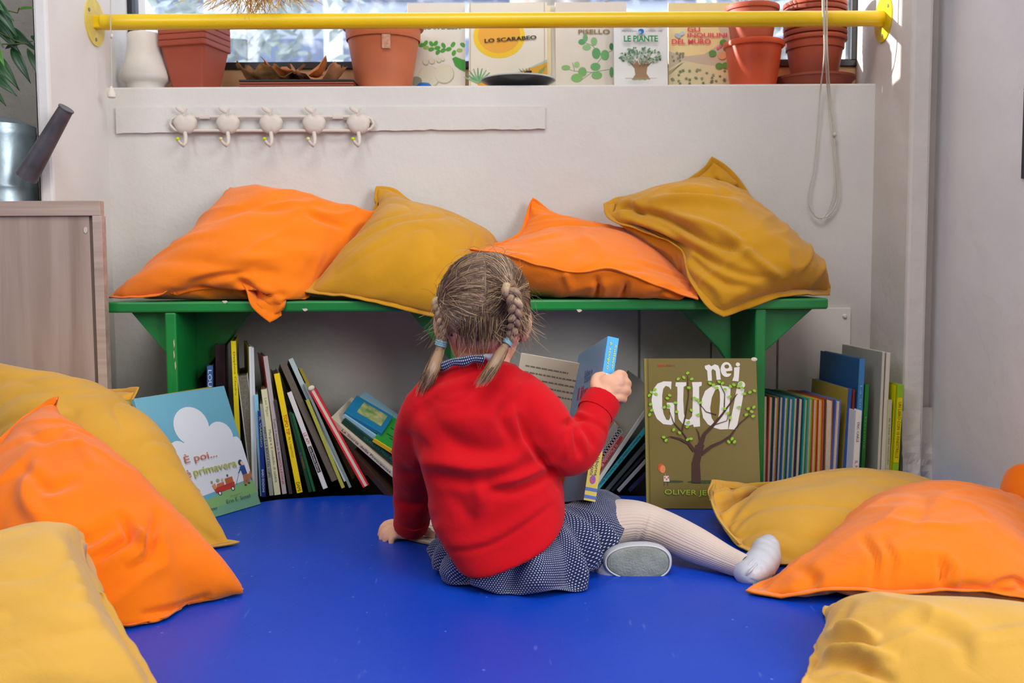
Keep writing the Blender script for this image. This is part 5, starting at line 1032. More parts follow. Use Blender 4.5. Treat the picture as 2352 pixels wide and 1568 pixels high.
# right hand gripping the book's spine
def fin(pts,r0,r1,n=10): 
    q=catmull([list(P(*p)) for p in pts],14); b.tube(q,[float(r0+(r1-r0)*i/13) for i in range(14)],n); b.ball(q[-1],r1*.98,8)
b.ball(P(1398,890,1.497),(.021,.013,.021),12,Matrix.Rotation(R(25),3,'Y')); b.ball(P(1385,905,1.492),(.017,.013,.018),12)
b.ball(P(1415,878,1.50),(.014,.012,.015),10)
fin([(1398,880,1.50),(1420,860,1.505),(1432,864,1.525),(1420,872,1.545),(1402,872,1.548)],.0082,.0066)
fin([(1402,890,1.50),(1430,877,1.505),(1441,882,1.525),(1428,890,1.545),(1408,890,1.548)],.0082,.0066)
fin([(1400,902,1.495),(1430,895,1.50),(1441,899,1.52),(1428,906,1.54),(1406,906,1.545)],.0080,.0063)
fin([(1392,915,1.49),(1420,913,1.495),(1432,916,1.512),(1420,921,1.53),(1402,920,1.535)],.0072,.0058)
fin([(1382,905,1.488),(1368,888,1.492),(1370,868,1.507),(1384,862,1.519)],.0090,.0072)
# left hand resting on the open page
b.ball(P(928,1214,1.635),(.018,.017,.0115),12); b.ball(P(945,1208,1.635),(.016,.015,.013),10)
fin([(935,1204,1.65),(900,1200,1.652),(881,1208,1.648),(874,1228,1.645)],.0075,.0058)
fin([(930,1212,1.64),(898,1210,1.64),(882,1220,1.635),(877,1236,1.632)],.0078,.006)
fin([(930,1222,1.63),(904,1220,1.628),(889,1229,1.624),(885,1242,1.622)],.0076,.0058)
fin([(935,1230,1.622),(912,1230,1.618),(899,1239,1.612),(899,1249,1.61)],.0068,.0054)
fin([(945,1216,1.63),(968,1217,1.628),(985,1224,1.625),(997,1230,1.622)],.0082,.0064)
body=organic('body',b,.0024,4,skin,girl)
wrinkle(body,[([(1422,868),(1416,880)],2.2,-.0012),([(1432,886),(1414,888)],2.2,-.001),([(1431,905),(1412,904)],2.2,-.001),([(1376,880),(1388,893),(1384,905)],4,-.0012),([(1372,905),(1400,925)],5,-.0006)],gain=1,wk=1)
for s in (1,-1):
    ey=MB().ball(H(.027*s,.0665,-.008),(.011,.008,.008),8).build('eye',M('#f2efe9',.2),girl,smooth=True); MB().ball(H(.027*s,.0728,-.010),(.0045,.0025,.0045),8).build('iris',M('#4a6a86',.2),ey,smooth=True)
    MB().tube([H(.016*s,.0755,.006),H(.028*s,.0740,.010),H(.040*s,.064,.006)],[.0010,.0016,.0008],6).build('eyebrow',M('#8a6a4c',.8),girl,smooth=True)
MB().tube([H(-.015,.078,-.049),H(-.006,.0815,-.047),H(0,.082,-.0485),H(.006,.0815,-.047),H(.015,.078,-.049)],[.001,.0026,.0022,.0026,.001],8).build('lips',M('#c46a62',.5),girl,smooth=True)
# ---- clothes
red=fabric('#c4101a',weave=1300,var=.05,sheen=.08,bump=.3)
b=MB(); TR=[((1052,1284),(1299,1178),1.422,.098,.24),((1017,1228),(1296,1140),1.43,.096,.22),((1000,1190),(1285,1110),1.435,.094,.15),((982,1120),(1262,1072),1.44,.092,.05),((960,1040),(1247,1020),1.445,.092,0),((948,970),(1240,965),1.45,.090,0),((962,915),(1228,905),1.45,.078,-.1),((990,880),(1205,868),1.45,.062,-.2),((1012,858),(1180,843),1.452,.050,-.2),((1026,850),(1164,836),1.452,.046,-.2)]
ks=[list(P(l[0],l[1],d))+list(P(r[0],r[1],d))+[th,tz] for l,r,d,th,tz in TR]; cols=list(zip(*ks)); 
rings=[]
tt=np.linspace(0,len(TR)-1,46)
def crv(c,t):  # catmull scalar
    i=min(int(t),len(c)-2); f=t-i; p=[c[max(i-1,0)],c[i],c[i+1],c[min(i+2,len(c)-1)]]
    return .5*((2*p[1])+(p[2]-p[0])*f+(2*p[0]-5*p[1]+4*p[2]-p[3])*f*f+(p[3]-3*p[1]+3*p[2]-p[0])*f**3)
for t in tt:
    k=[crv(c,t) for c in cols]; L=Vector(k[:3]); Rr_=Vector(k[3:6]); c=(L+Rr_)/2; a=(Rr_-L)/2; bb=Vector((0,-1,-k[7]))*k[6]
    ring=[]
    for j in range(48):
        an=2*PI*j/48; ca,sa=math.cos(an),math.sin(an); e=2/2.5; ring.append(c+a*(abs(ca)**e*(1 if ca>0 else -1))+bb*(abs(sa)**e*(1 if sa>0 else -1)))
    rings.append(ring)
b.rings(rings)
SRA=[(1172,905,1.45,64),(1208,938,1.435,74),(1240,975,1.425,74),(1272,1012,1.418,66),(1303,1040,1.418,58),(1325,1030,1.425,54),(1342,1005,1.44,50),(1358,972,1.455,45),(1370,942,1.468,42),(1378,922,1.475,41)]
pxtube(b,SRA,24,40)
pxtube(b,[(1310,1060,1.42,38),(1330,1048,1.425,38)],16,6)
SLA=[(1005,920,1.425,60),(974,952,1.432,58),(956,1005,1.475,55),(950,1065,1.535,51),(948,1115,1.58,47),(947,1160,1.60,45),(947,1190,1.615,42),(946,1205,1.62,38)]
pxtube(b,SLA,20,40); b.ball(P(1003,918,1.425),m(60,1.43),14); b.ball(P(1176,908,1.447),m(64,1.447),14)
sw=organic('sweatshirt',b,.0026,40,red,girl)
# open the cuffs and the hem so they read as cloth
wrinkle(sw,[([(1030,1266),(1090,1262),(1150,1240),(1215,1200),(1266,1160)],6.5,-.0034),([(1030,1250),(1090,1246),(1150,1222),(1210,1184),(1262,1144)],15,.0028),
 ([(998,916),(1015,925),(1044,926),(1081,906),(1109,878)],5,-.0016),([(995,880),(1036,868),(1085,852),(1125,833)],5,-.002),([(1220,866),(1200,886),(1187,923),(1187,955),(1199,992)],4,-.003),
 ([(958,1062),(1024,1062),(1093,1072),(1158,1062),(1215,1030)],20,.010),([(987,955),(1024,1005),(1101,1045),(1199,1030)],26,-.007),([(1000,1090),(1080,1105),(1150,1095)],16,-.007),
 ([(1095,1110),(1105,1140),(1100,1165)],16,.009),([(1126,1131),(1187,1123),(1264,1085)],12,-.009),([(1130,1110),(1200,1098),(1260,1068)],12,.007),([(1020,1130),(1060,1160),(1080,1200)],18,-.005),
 ([(1170,920),(1150,960),(1180,1010)],12,-.007),([(1195,960),(1215,1020),(1250,1062)],9,-.010),([(1178,940),(1190,1000),(1225,1050)],14,.005),([(1225,900),(1245,960),(1280,1010)],24,.004),
 ([(1312,968),(1300,1000),(1290,1030)],6,-.007),([(1320,985),(1325,1010),(1332,1045)],6,-.007),([(1335,980),(1352,1000),(1366,1025)],6,-.006),([(1305,985),(1298,1010),(1300,1050)],8,.005),([(1330,1000),(1342,1020),(1348,1045)],6,.005),([(1290,980),(1315,965),(1340,960)],8,-.006),([(1300,960),(1330,950),(1360,965)],6,.004),
 ([(1322,962),(1350,965),(1385,985),(1398,1005)],4,-.0028),([(1240,1060),(1262,1075),(1290,1090)],8,-.006),
 ([(925,1000),(950,1010),(975,1030)],12,-.005),([(920,1080),(945,1090),(970,1085)],12,-.005),([(918,1150),(945,1158),(975,1150)],10,-.004),([(1030,1000),(1060,1020),(1110,1020)],20,-.003),([(1035,930),(1100,960),(1150,950)],30,.003)],gain=1.35,wk=1.1,rumple=.0012,rdir=(1,0,.3),seed=3)
smo=sw.modifiers.new('s','SMOOTH'); smo.factor=.5; smo.iterations=7
def band(name,c,ax,r,w_,mat,parent,sq=(1,1),th=.002):
    """ribbed cuff: short open tube round an axis"""
    ax=ax.normalized(); x=ax.orthogonal().normalized(); y=ax.cross(x); n=40; rgs=[]
    for h,rr in ((-w_/2,r-.001),(-w_/2,r+.001),(0,r+.0018),(w_/2,r+.0006),(w_/2,r-.003),(0,r-.003)):
        rgs.append([c+ax*h+(x*math.cos(2*PI*j/n)+y*math.sin(2*PI*j/n))*(rr+.0003*math.cos(j*PI)) for j in range(n)])
    return MB().rings(rgs,closed=True).build(name,mat,parent,smooth=True)
c0=P(1372,940,1.470); c1=P(1388,912,1.484); band('cuff',c0.lerp(c1,.25),c1-c0,m(42,1.47),.028,red,sw)
c0=P(947,1188,1.613); c1=P(942,1212,1.63); band('cuff',c0.lerp(c1,.3),c1-c0,m(40,1.62),.024,red,sw)
# neck of the dotted blouse showing above the sweatshirt
def dotmat(base,dot,sp,rad,name):
    mt=bpy.data.materials.new(name); mt.use_nodes=True; nt=mt.node_tree; bs=nt.nodes['Principled BSDF']; bs.inputs['Roughness'].default_value=.85; bs.inputs['Sheen Weight'].default_value=.15
    uv=nt.nodes.new('ShaderNodeUVMap'); sep=nt.nodes.new('ShaderNodeSeparateXYZ'); nt.links.new(uv.outputs[0],sep.inputs[0])
    def mth(op,a,b_=None,c_=None):
        q=nt.nodes.new('ShaderNodeMath'); q.operation=op
        for i,v in enumerate((a,b_,c_)):
            if v is None: continue
            if isinstance(v,(int,float)): q.inputs[i].default_value=v
            else: nt.links.new(v,q.inputs[i])
        return q.outputs[0]
    x=mth('DIVIDE',sep.outputs[0],sp); y=mth('DIVIDE',sep.outputs[1],sp*.86); row=mth('MODULO',mth('FLOOR',y),2.0); x=mth('ADD',x,mth('MULTIPLY',mth('ABSOLUTE',row),.5))
    fx=mth('SUBTRACT',mth('FRACT',x),.5); fy=mth('SUBTRACT',mth('FRACT',y),.5); d_=mth('ADD',mth('MULTIPLY',fx,fx),mth('MULTIPLY',fy,fy)); k=mth('LESS_THAN',d_,rad*rad)
    mx=nt.nodes.new('ShaderNodeMixRGB'); nt.links.new(k,mx.inputs[0]); mx.inputs[1].default_value=lin(base); mx.inputs[2].default_value=lin(dot); nt.links.new(mx.outputs[0],bs.inputs['Base Color']); return mt
dm=dotmat('#131c44','#ccd4ea',.0046,.22,'dotted_navy')
def uvgrid(o,U_,V_):
    me=o.data; uv=me.uv_layers.new(name='UVMap'); 
    for l in me.loops: uv.data[l.index].uv=(U_[l.vertex_index],V_[l.vertex_index])
def collar(pts,h,mat,name,flare):
    q=catmull([list(P(*p)) for p in pts],30); vs=[];U_=[];V_=[]; K=5
    for i,p in enumerate(q):
        p=Vector(p); 
        for k in range(K):
            f=k/(K-1); vs.append(p+Vector((0,-flare*math.sin(f*PI*.9),h*(1-f)-.001+.002*math.sin(i*.8)*f))); U_.append(i*.006); V_.append(f*h*1.3)
    fs=[(i*K+k,(i+1)*K+k,(i+1)*K+k+1,i*K+k+1) for i in range(len(q)-1) for k in range(K-1)]
    o=mesh(name,vs,fs,mat,girl,smooth=True); uvgrid(o,U_,V_); s=o.modifiers.new('s','SOLIDIFY'); s.thickness=.0012; return o
collar([(1000,872,1.445),(1008,852,1.41),(1040,840,1.395),(1080,833,1.392),(1112,830,1.393)],.011,dm,'blouse_collar',.006)
collar([(1085,829,1.402),(1110,824,1.40),(1135,822,1.402)],.007,M('#dfe3ea',.8),'collar_lining',.003)
# skirt: gathered cloth from under the hem to an uneven edge on the mat
Wr=[(1078,1235,1.43),(1095,1245,1.40),(1150,1235,1.388),(1215,1200,1.388),(1252,1170,1.40),(1266,1150,1.44),(1270,1190,1.52),(1180,1230,1.54),(1090,1260,1.52)]
Br=[(1000,1325,1.445),(1040,1362,1.385),(1115,1380,1.352),(1190,1387,1.338),(1262,1388,1.337),(1330,1378,1.350),(1344,1352,1.385),(1352,1322,1.41),(1405,1275,1.455),(1430,1225,1.475),(1436,1172,1.51),(1408,1136,1.55),(1330,1150,1.62),(1200,1235,1.67),(1060,1240,1.66),(1005,1285,1.56)]
NA=220; Wc=catmull([list(P(*p)) for p in Wr+[Wr[0]]],NA+1)[:-1]; Bc=catmull([list(P(*p)) for p in Br+[Br[0]]],NA+1)[:-1]
Bc=[np.array([p[0],p[1],max(p[2],.003)]) for p in Bc]
# line the two loops up by angle round the waist
cw=np.mean(Wc,axis=0)
K=40; vs=[];U_=[];V_=[]
arcB=np.cumsum([0]+[np.linalg.norm(Bc[(i+1)%NA]-Bc[i]) for i in range(NA)])
kneeR=P(1440,1196,1.52); hipR=P(1210,1255,1.46)
for i in range(NA):
    a=Wc[i]; c=Bc[i]; out=c-cw; out[2]=0; out/=np.linalg.norm(out)+1e-9; L_=np.linalg.norm(c-a)
    for k in range(K+1):
        f=k/K; bul=.030*math.sin(PI*min(1,f))**1.2*(.35+.65*f); ph=arcB[i]*2*PI/.066+1.5*math.sin(arcB[i]*17); on_=1.0 if c[2]<.02 else max(.06,1-(c[2]-.02)*30)
        fold=on_*(.0115*math.sin(ph+f*1.5)+.0035*math.sin(ph*1.9+2+f*3)+.0025*math.sin(ph*.55+f*5))*(.05+1.1*f)*min(1,(1-f)*6+.35)
        p=a*(1-f)+c*f; p=p+out*(bul*.55+fold)+np.array([0,0,1])*(bul*.75+fold*.45); 
        # little turned hem and floor
        if f>.93: p=p+np.array([0,0,.004*math.sin(ph*.7)+.003])*(f-.93)/.07*on_
        p[2]=max(p[2],.002); vs.append(tuple(p)); U_.append(arcB[i]*1.25); V_.append(f*.165)
fs=[(i*(K+1)+k,((i+1)%NA)*(K+1)+k,((i+1)%NA)*(K+1)+k+1,i*(K+1)+k+1) for i in range(NA) for k in range(K)]
sk=mesh('skirt',vs,fs,dm,girl,smooth=True); uvgrid(sk,U_,V_)
wrinkle(sk,[([(1265,1225),(1330,1240),(1400,1225)],9,-.007),([(1240,1250),(1300,1290),(1370,1290)],9,-.008),([(1210,1265),(1250,1320),(1290,1345)],9,-.007),([(1160,1285),(1185,1330),(1230,1350)],9,-.006),([(1290,1190),(1350,1180),(1400,1160)],12,.006),([(1255,1240),(1320,1262),(1390,1252)],8,.006),([(1110,1300),(1120,1340),(1160,1368)],9,-.007),([(1060,1320),(1050,1345),(1075,1362)],8,-.007),([(1225,1262),(1275,1312),(1330,1325)],8,.006),([(1290,1335),(1310,1350),(1330,1360)],6,-.006),([(1010,1305),(1035,1318),(1060,1330)],7,.005),([(1135,1298),(1150,1335),(1190,1362)],8,.005)],gain=1.8,wk=1)
s=sk.modifiers.new('s','SOLIDIFY'); s.thickness=.0014; s.offset=-1
# tights, ribbed
tm=M('#cdb9ad',.85,.15,var=.04,sheen=.3); tm=tm.copy(); nt=tm.node_tree; uvn=nt.nodes.new('ShaderNodeUVMap'); wv=nt.nodes.new('ShaderNodeTexWave'); wv.wave_type='BANDS'; wv.bands_direction='X'; wv.inputs['Scale'].default_value=14; nt.links.new(uvn.outputs[0],wv.inputs['Vector'])
bp=nt.nodes.new('ShaderNodeBump'); bp.inputs['Strength'].default_value=.5; bp.inputs['Distance'].default_value=.0008; nt.links.new(wv.outputs['Fac'],bp.inputs['Height']); nt.links.new(bp.outputs[0],nt.nodes['Principled BSDF'].inputs['Normal'])
def legtube(pts,name='tights'):
    q=catmull([list(P(u,v,d))+[m(r,d)] for u,v,d,r in pts],60); n=44; rings=[]; prev=None
    for i,a in enumerate(q):
        p=Vector(a[:3]); t=(Vector(q[min(i+1,59)][:3])-Vector(q[max(i-1,0)][:3])).normalized(); x=(t.cross(Vector((0,0,1))).normalized() if prev is None else (prev-t*prev.dot(t)).normalized()); prev=x; y=t.cross(x)
        rings.append([p+(x*math.cos(2*PI*j/n)+y*math.sin(2*PI*j/n))*float(a[3]) for j in range(n+1)])
    vs=[];U_=[];V_=[]
    for i,r_ in enumerate(rings):
        for j,p in enumerate(r_): p=Vector((p.x,p.y,max(p.z,.002))); vs.append(p); U_.append(j/n); V_.append(i/59)
    fs=[(i*(n+1)+j,i*(n+1)+j+1,(i+1)*(n+1)+j+1,(i+1)*(n+1)+j) for i in range(59) for j in range(n)]
    o=mesh(name,vs,fs,tm,girl,smooth=True); uvgrid(o,U_,V_); bm=bmesh.new(); bm.from_mesh(o.data); bmesh.ops.recalc_face_normals(bm,faces=bm.faces); bm.to_mesh(o.data); bm.free(); return o
lg=legtube(RL)
wrinkle(lg,[([(1492,1172),(1480,1205),(1468,1240)],4,-.0035),([(1500,1172),(1488,1210),(1482,1246)],4,.003),([(1484,1170),(1474,1200),(1464,1238)],3.5,.0025),([(1508,1178),(1496,1212),(1490,1246)],3,-.002),([(1690,1275),(1682,1300),(1678,1318)],5,-.001)],gain=1,wk=1)
legtube(LL)
# shoes
shm=M('#b9bbc2',.45,.4,bump=.15,scale=90,var=.05); solem=M('#8f9388',.9,.1,var=.25,vscale=40,bump=.4,scale=400)
b=MB(); an=P(1712,1305,1.455)
b.ball(P(1722,1314,1.405),(.024,.022,.020),14); b.ball(P(1745,1298,1.425),(.024,.026,.026),14,Matrix.Rotation(R(-20),3,'Y')); b.ball(P(1760,1272,1.455),(.021,.028,.026),14,Matrix.Rotation(R(-25),3,'Y')); b.ball(P(1766,1250,1.475),(.013,.018,.016),12)
b.ball(P(1753,1286,1.44),(.024,.027,.026),12); b.ball(P(1734,1307,1.415),(.024,.025,.024),12); b.ball(P(1764,1260,1.465),(.018,.024,.021),12)
rs=organic('shoe',b,.0022,14,shm,girl)
def tube_px(name,pts,r,mat,parent,n=8,k=24): return MB().tube(catmull([list(P(*p)) for p in pts],k),r,n).build(name,mat,parent,smooth=True)
tube_px('sole',[(1776,1236,1.483),(1786,1250,1.468),(1786,1280,1.443),(1776,1312,1.418),(1754,1338,1.393),(1730,1346,1.386)],.0035,M('#a9a9a4',.7),rs)
b=MB()
for j in range(9):
    f=j/8; b.tube([P(1722+24*f,1282-22*f+28*math.sin(0),1.437+.03*f)+Vector((0,-.003,0)),P(1728+20*f,1300-14*f,1.434+.03*f)+Vector((.002,-.006,0))],.0016,5)
fr=[(1720,1275,1.408),(1738,1282,1.398),(1744,1300,1.393),(1738,1318,1.388)]
tube_px('elastic_gather',[(1698,1322,1.398),(1712,1306,1.392),(1728,1290,1.398),(1745,1274,1.418),(1752,1262,1.438)],.0024,shm,rs)
tube_px('elastic_gather',[(1706,1330,1.393),(1722,1312,1.384),(1740,1292,1.398),(1754,1276,1.423)],.0017,shm,rs)
tube_px('strap',[(1722,1272,1.423),(1745,1262,1.433),(1762,1252,1.455)],.0022,shm,rs)
wrinkle(rs,[([(1735,1290),(1742,1300),(1734,1312)],3,-.003),([(1744,1272),(1752,1285),(1762,1290)],3,-.002),([(1748,1300),(1756,1310)],3,-.002),([(1722,1330),(1738,1336)],3,-.0015)],gain=1,wk=1)
b=MB(); Mr=Matrix.Rotation(R(0),3,'Y')
so_c=P(1465,1291,1.430)
def soleshape(off,sc,nn=48):
    ring=[]
    for j in range(nn):
        a=2*PI*j/nn; x=math.cos(a); y=math.sin(a); rx=.0495; ry=.0262*(1+.10*x*1.0); e=.86
        ring.append(so_c+Vector((abs(x)**e*(1 if x>0 else -1)*rx*sc+.0, off, abs(y)**e*(1 if y>0 else -1)*ry*sc - (abs(x)**e*(1 if x>0 else -1))*rx*sc*.01)))
    return ring
b.rings([soleshape(.0,.90),soleshape(.001,1.0),soleshape(.006,1.03),soleshape(.018,1.0),soleshape(.03,.86),soleshape(.040,.55)])
ls=b.build('shoe',shm,girl,smooth=True)
MB().rings([soleshape(-.0035,.80),soleshape(-.0022,.90),soleshape(.001,.93)]).build('sole',solem,ls,smooth=True)
q=[tuple(p) for p in soleshape(-.0012,.955)]; MB().tube(q+[q[0]],.0014,6).build('sole_piping',M('#c9c9c4',.6),ls,smooth=True)
b=MB(); b.ball(P(1408,1308,1.452),(.030,.022,.018),12); b.ball(P(1385,1310,1.46),(.022,.020,.014),12); b.build('shoe_side',shm,ls,smooth=True)
# ================================================================== HAIR
hb=[M('#4e3c31',.5,.35,var=.2,vscale=30),M('#6d5546',.45,.4,var=.15,vscale=30),M('#967960',.42,.4),M('#b89c78',.4,.4)]
IR=TILT.inverted()
def surf(u,v,k=1.03):
    o=IR@(CAM-HC); r=IR@ray(u,v); A_=sum((r[i]/(HR[i]*k))**2 for i in range(3)); B_=2*sum(o[i]*r[i]/(HR[i]*k)**2 for i in range(3)); C_=sum((o[i]/(HR[i]*k))**2 for i in range(3))-1
    D_=max(0,B_*B_-4*A_*C_); t=(-B_-math.sqrt(D_))/(2*A_); p=o+r*t; return Vector((p[i]/HR[i] for i in range(3))).normalized()
def on(dirv,k): return HC+TILT@Vector((dirv[0]*HR[0]*k,dirv[1]*HR[1]*k,dirv[2]*HR[2]*k))
rootR=surf(1176,672); rootL=surf(1012,690)
if rootL.x>-.6: rootL=Vector((-.88,-.35,-.12)).normalized()
def hairline(d): # how low hair reaches for a direction (local z), True when scalp is haired
    if d.y<.15: 
        lim=-.86+.36*max(0,abs(d.x)-.10)+.05*noise.noise(d*9)
        return d.z>lim
    return d.z>.15+.55*(d.y-.15)+(.0)
# scalp cap
b=MB(); nt_,np_=60,96; vs=[];ok=[]
for i in range(nt_+1):
    th=PI*i/nt_
    for j in range(np_):
        ph=2*PI*j/np_; d_=Vector((math.sin(th)*math.cos(ph),math.sin(th)*math.sin(ph),math.cos(th))); h_=hairline(d_)
        k=1.032-.012*math.exp(-(d_.x/.035)**2)*(1 if d_.y<.3 else 0); k+=.006*noise.noise(d_*5); vs.append(on(d_,k if h_ else .93)); ok.append(h_)
fs=[(i*np_+j,(i+1)*np_+j,(i+1)*np_+(j+1)%np_,i*np_+(j+1)%np_) for i in range(nt_) for j in range(np_) if any((ok[i*np_+j],ok[(i+1)*np_+j],ok[i*np_+(j+1)%np_]))]
hair=mesh('hair',vs,fs,hb[1],girl,smooth=True)
scalp_line=[surf(1112,600),surf(1110,640),surf(1104,690),surf(1100,735)]
MB().tube([on(d_,1.028) for d_ in scalp_line],.0010,6).build('parting',M('#9c8674',.6),hair,smooth=True)
def slerp(a,c,t):
    w_=math.acos(max(-1,min(1,a.dot(c)))); 
    if w_<1e-4: return a.copy()
    return (a*math.sin((1-t)*w_)+c*math.sin(t*w_))/math.sin(w_)
SB=[MB() for _ in range(4)]
def strand(pts,r,k=None,n=3,K=9):
    k=random.choices((0,1,2,3),(.30,.34,.24,.12))[0] if k is None else k
    q=catmull(pts,K); SB[k].tube(q,[r*(.5+.5*math.sin(PI*(.12+.8*i/(K-1)))) for i in range(K)],n,cap=False)
for side,root in ((1,rootR),(-1,rootL)):
    for _ in range(1150):
        z=random.random()
        if z<.70:
            th=R(random.uniform(-62,124) if z<.5 else random.uniform(50,125)); d_=Vector((side*random.uniform(.01,.05),-math.sin(th),math.cos(th))).normalized()
        elif z<.80:
            a=random.uniform(.1,1.5); d_=Vector((side*math.sin(a),.55*math.cos(a)+.35,.62*math.cos(a*.8)+.15)).normalized()
        elif z<.92:
            d_=Vector((side*random.uniform(.02,.8),-random.uniform(.6,1),-random.uniform(.6,.95))).normalized()
        else: d_=Vector((side*random.uniform(.05,.9),-random.uniform(0,1),random.uniform(-.4,.9))).normalized()
        lift=random.uniform(1.035,1.062); bow=Vector((0,0,random.uniform(-.10,.22))); w2=Vector([random.gauss(0,.022) for _ in range(3)])
        pts=[]
        for i in range(6):
            t=i/5; dd=slerp(d_,root,t); dd=(dd+bow*math.sin(PI*t)*.35+w2*math.sin(PI*t)).normalized(); pts.append(list(on(dd,1.02+(lift-1.02)*math.sin(PI*min(1,t*.8+.1)))+Vector([random.gauss(0,.0016) for _ in range(3)])*t))
        strand(pts,random.uniform(.0003,.0007))
# flyaway wisps
for _ in range(330):
    d_=Vector([random.gauss(0,1) for _ in range(3)]).normalized(); 
    if not hairline(d_) or d_.y>.5: continue
    p=on(d_,1.04); t_=Vector([random.gauss(0,1) for _ in range(3)]); nrm=(p-HC).normalized(); t_=(t_-nrm*t_.dot(nrm)*.75).normalized(); L_=random.uniform(.012,.045)
    strand([list(p),list(p+t_*L_*.5+nrm*L_*.15),list(p+t_*L_+nrm*L_*random.uniform(0,.4)+Vector((0,0,-L_*.3)))],.00022,random.choice((1,2,3)),K=7)
for _ in range(560):   # short hair of the nape
    u=random.uniform(1045,1172); v=random.uniform(690,768); p=on(surf(u,v),1.035); L_=random.uniform(.010,.026); dx=(1108-u)*random.uniform(-.00005,.00012)
    q1=p+Vector((dx,.001,-L_)); strand([list(p),list(p.lerp(q1,.5)+Vector((0,-.0015,0))),list(q1)],.0004,random.choices((0,1,2,3),(.3,.4,.2,.1))[0],K=6)
for _ in range(190):   # wispy nape and temples
    sd=random.choice((0,1,-1)); 
    if sd==0: u,v=random.uniform(1050,1165),random.uniform(750,785)
    elif sd==1: u,v=random.uniform(1185,1215),random.uniform(690,740)
    else: u,v=random.uniform(1000,1035),random.uniform(700,770)
    p=on(surf(u,v),1.035); L_=random.uniform(.015,.05); dx=random.gauss(0,.012)+(sd*random.uniform(.0,.02)); strand([list(p),list(p+Vector((dx*.4,-.004,-L_*.5))),list(p+Vector((dx,random.uniform(-.006,.004),-L_)))],.00022,random.choice((1,2,3)),K=7)
for k in range(4): SB[k].build('hair_strands',hb[k],hair,smooth=True,fix=False)
def braid(path,tie,tail,name,wA):
    Q=catmull([list(P(*p)) for p in path],70); root_=MB(); mats=[hb[3],hb[2],hb[2]]
    rt=None; objs=[]
    for k in range(3):
        pts=[];rr=[]
        for i,p in enumerate(Q):
            p=Vector(p); t=(Vector(Q[min(i+1,69)])-Vector(Q[max(i-1,0)])).normalized(); s_=t.cross(Vector((0,-1,0))).normalized(); n_=s_.cross(t); f=i/69; ph=2*PI*(k/3.+f*2.1); tp=1-.35*f
            pts.append(p+s_*(wA*tp*math.sin(ph))+n_*(wA*.55*tp*math.sin(2*ph))); rr.append((.0062*tp)*(.75+.25*abs(math.cos(ph))))
        mb=root_ if k==0 else MB(); mb.tube(pts,rr,12); o=mb.build(name if k==0 else 'braid_strand',mats[k],girl if k==0 else rt,smooth=True)
        if k==0: rt=o
        for _ in range(70):
            a=random.uniform(0,2*PI); o1=random.randint(0,55); seg=[]
            for i in range(o1,min(70,o1+14),3):
                tdir=(pts[min(i+1,69)]-pts[max(i-1,0)]).normalized(); x=tdir.orthogonal().normalized(); y=tdir.cross(x); seg.append(list(pts[i]+(x*math.cos(a)+y*math.sin(a))*rr[i]*1.03))
            if len(seg)>2: FS[random.choices((0,1,2,3),(.2,.2,.35,.35))[0]].tube(seg,.00035,3,cap=False)
    for _ in range(40):
        i=random.randint(0,60); p=Vector(Q[i]); e=p+Vector((random.gauss(0,.016),random.gauss(-.004,.006),random.gauss(-.008,.012))); FS[3].tube(catmull([list(p),list(p.lerp(e,.5)+Vector((0,-.003,.004))),list(e)],6),.0002,3,cap=False)
    T=[Vector(p) for p in catmull([list(P(*p)) for p in tail],12)]
    core=MB(); core.tube(T,[.0042,.0055,.0068,.0074,.0078,.0078,.0076,.0072,.0064,.0052,.0036,.0012],10); core.build('braid_tail',hb[2],rt,smooth=True)
    ax=T[-1]-T[0]
    for _ in range(260):
        a=random.uniform(0,2*PI); w_=math.sqrt(random.random()); end=random.uniform(.7,1.12); seg=[]
        for i in range(6):
            f=i/5*end; j=min(11,f*11); i0=int(j); p=T[i0].lerp(T[min(11,i0+1)],j-i0) if f<=1 else T[-1]+ax.normalized()*(f-1)*ax.length
            rad=(.004+.0065*math.sin(PI*min(.8,f)*.62+.1))*w_; seg.append(list(p+Vector((math.cos(a)*rad,math.sin(a)*rad*.8,0))+Vector([random.gauss(0,.0008) for _ in range(3)])))
        FS[random.choices((0,1,2,3),(.08,.22,.38,.32))[0]].tube(catmull(seg,7),[.0005,.0005,.0005,.00045,.0004,.0003,.0001],3,cap=False)
    c=P(*tie[:3]); c2=P(*tie[3:]); b_=MB(); ax=(c2-c).normalized(); x=ax.orthogonal().normalized(); y=ax.cross(x)
    for h in (0,.0028,.0056):
        b_.tube([c+ax*h+(x*math.cos(q)+y*math.sin(q))*.0076 for q in np.linspace(0,2*PI,25)],.0016,6,cap=False)
    b_.build('hair_tie',M('#8fc3cf',.6),girl,smooth=True)
    for k in range(4):
        if FS[k].v: FS[k].build('loose_strands',hb[k],rt,smooth=True,fix=False)
FS=[MB() for _ in range(4)]
braid([(1165,655,1.372),(1180,685,1.372),(1184,720,1.378),(1178,755,1.392),(1167,783,1.402)],(1166,781,1.402,1160,793,1.399),[(1163,790,1.40),(1152,808,1.385),(1138,832,1.368),(1122,858,1.36),(1108,878,1.358)],'braid',.0078)
FS=[MB() for _ in range(4)]
braid([(1006,690,1.44),(1010,715,1.43),(1017,745,1.425),(1018,768,1.425),(1015,785,1.425)],(1015,784,1.425,1012,795,1.425),[(1013,792,1.425),(1006,815,1.415),(995,845,1.395),(983,872,1.392),(972,898,1.40)],'braid',.0058)
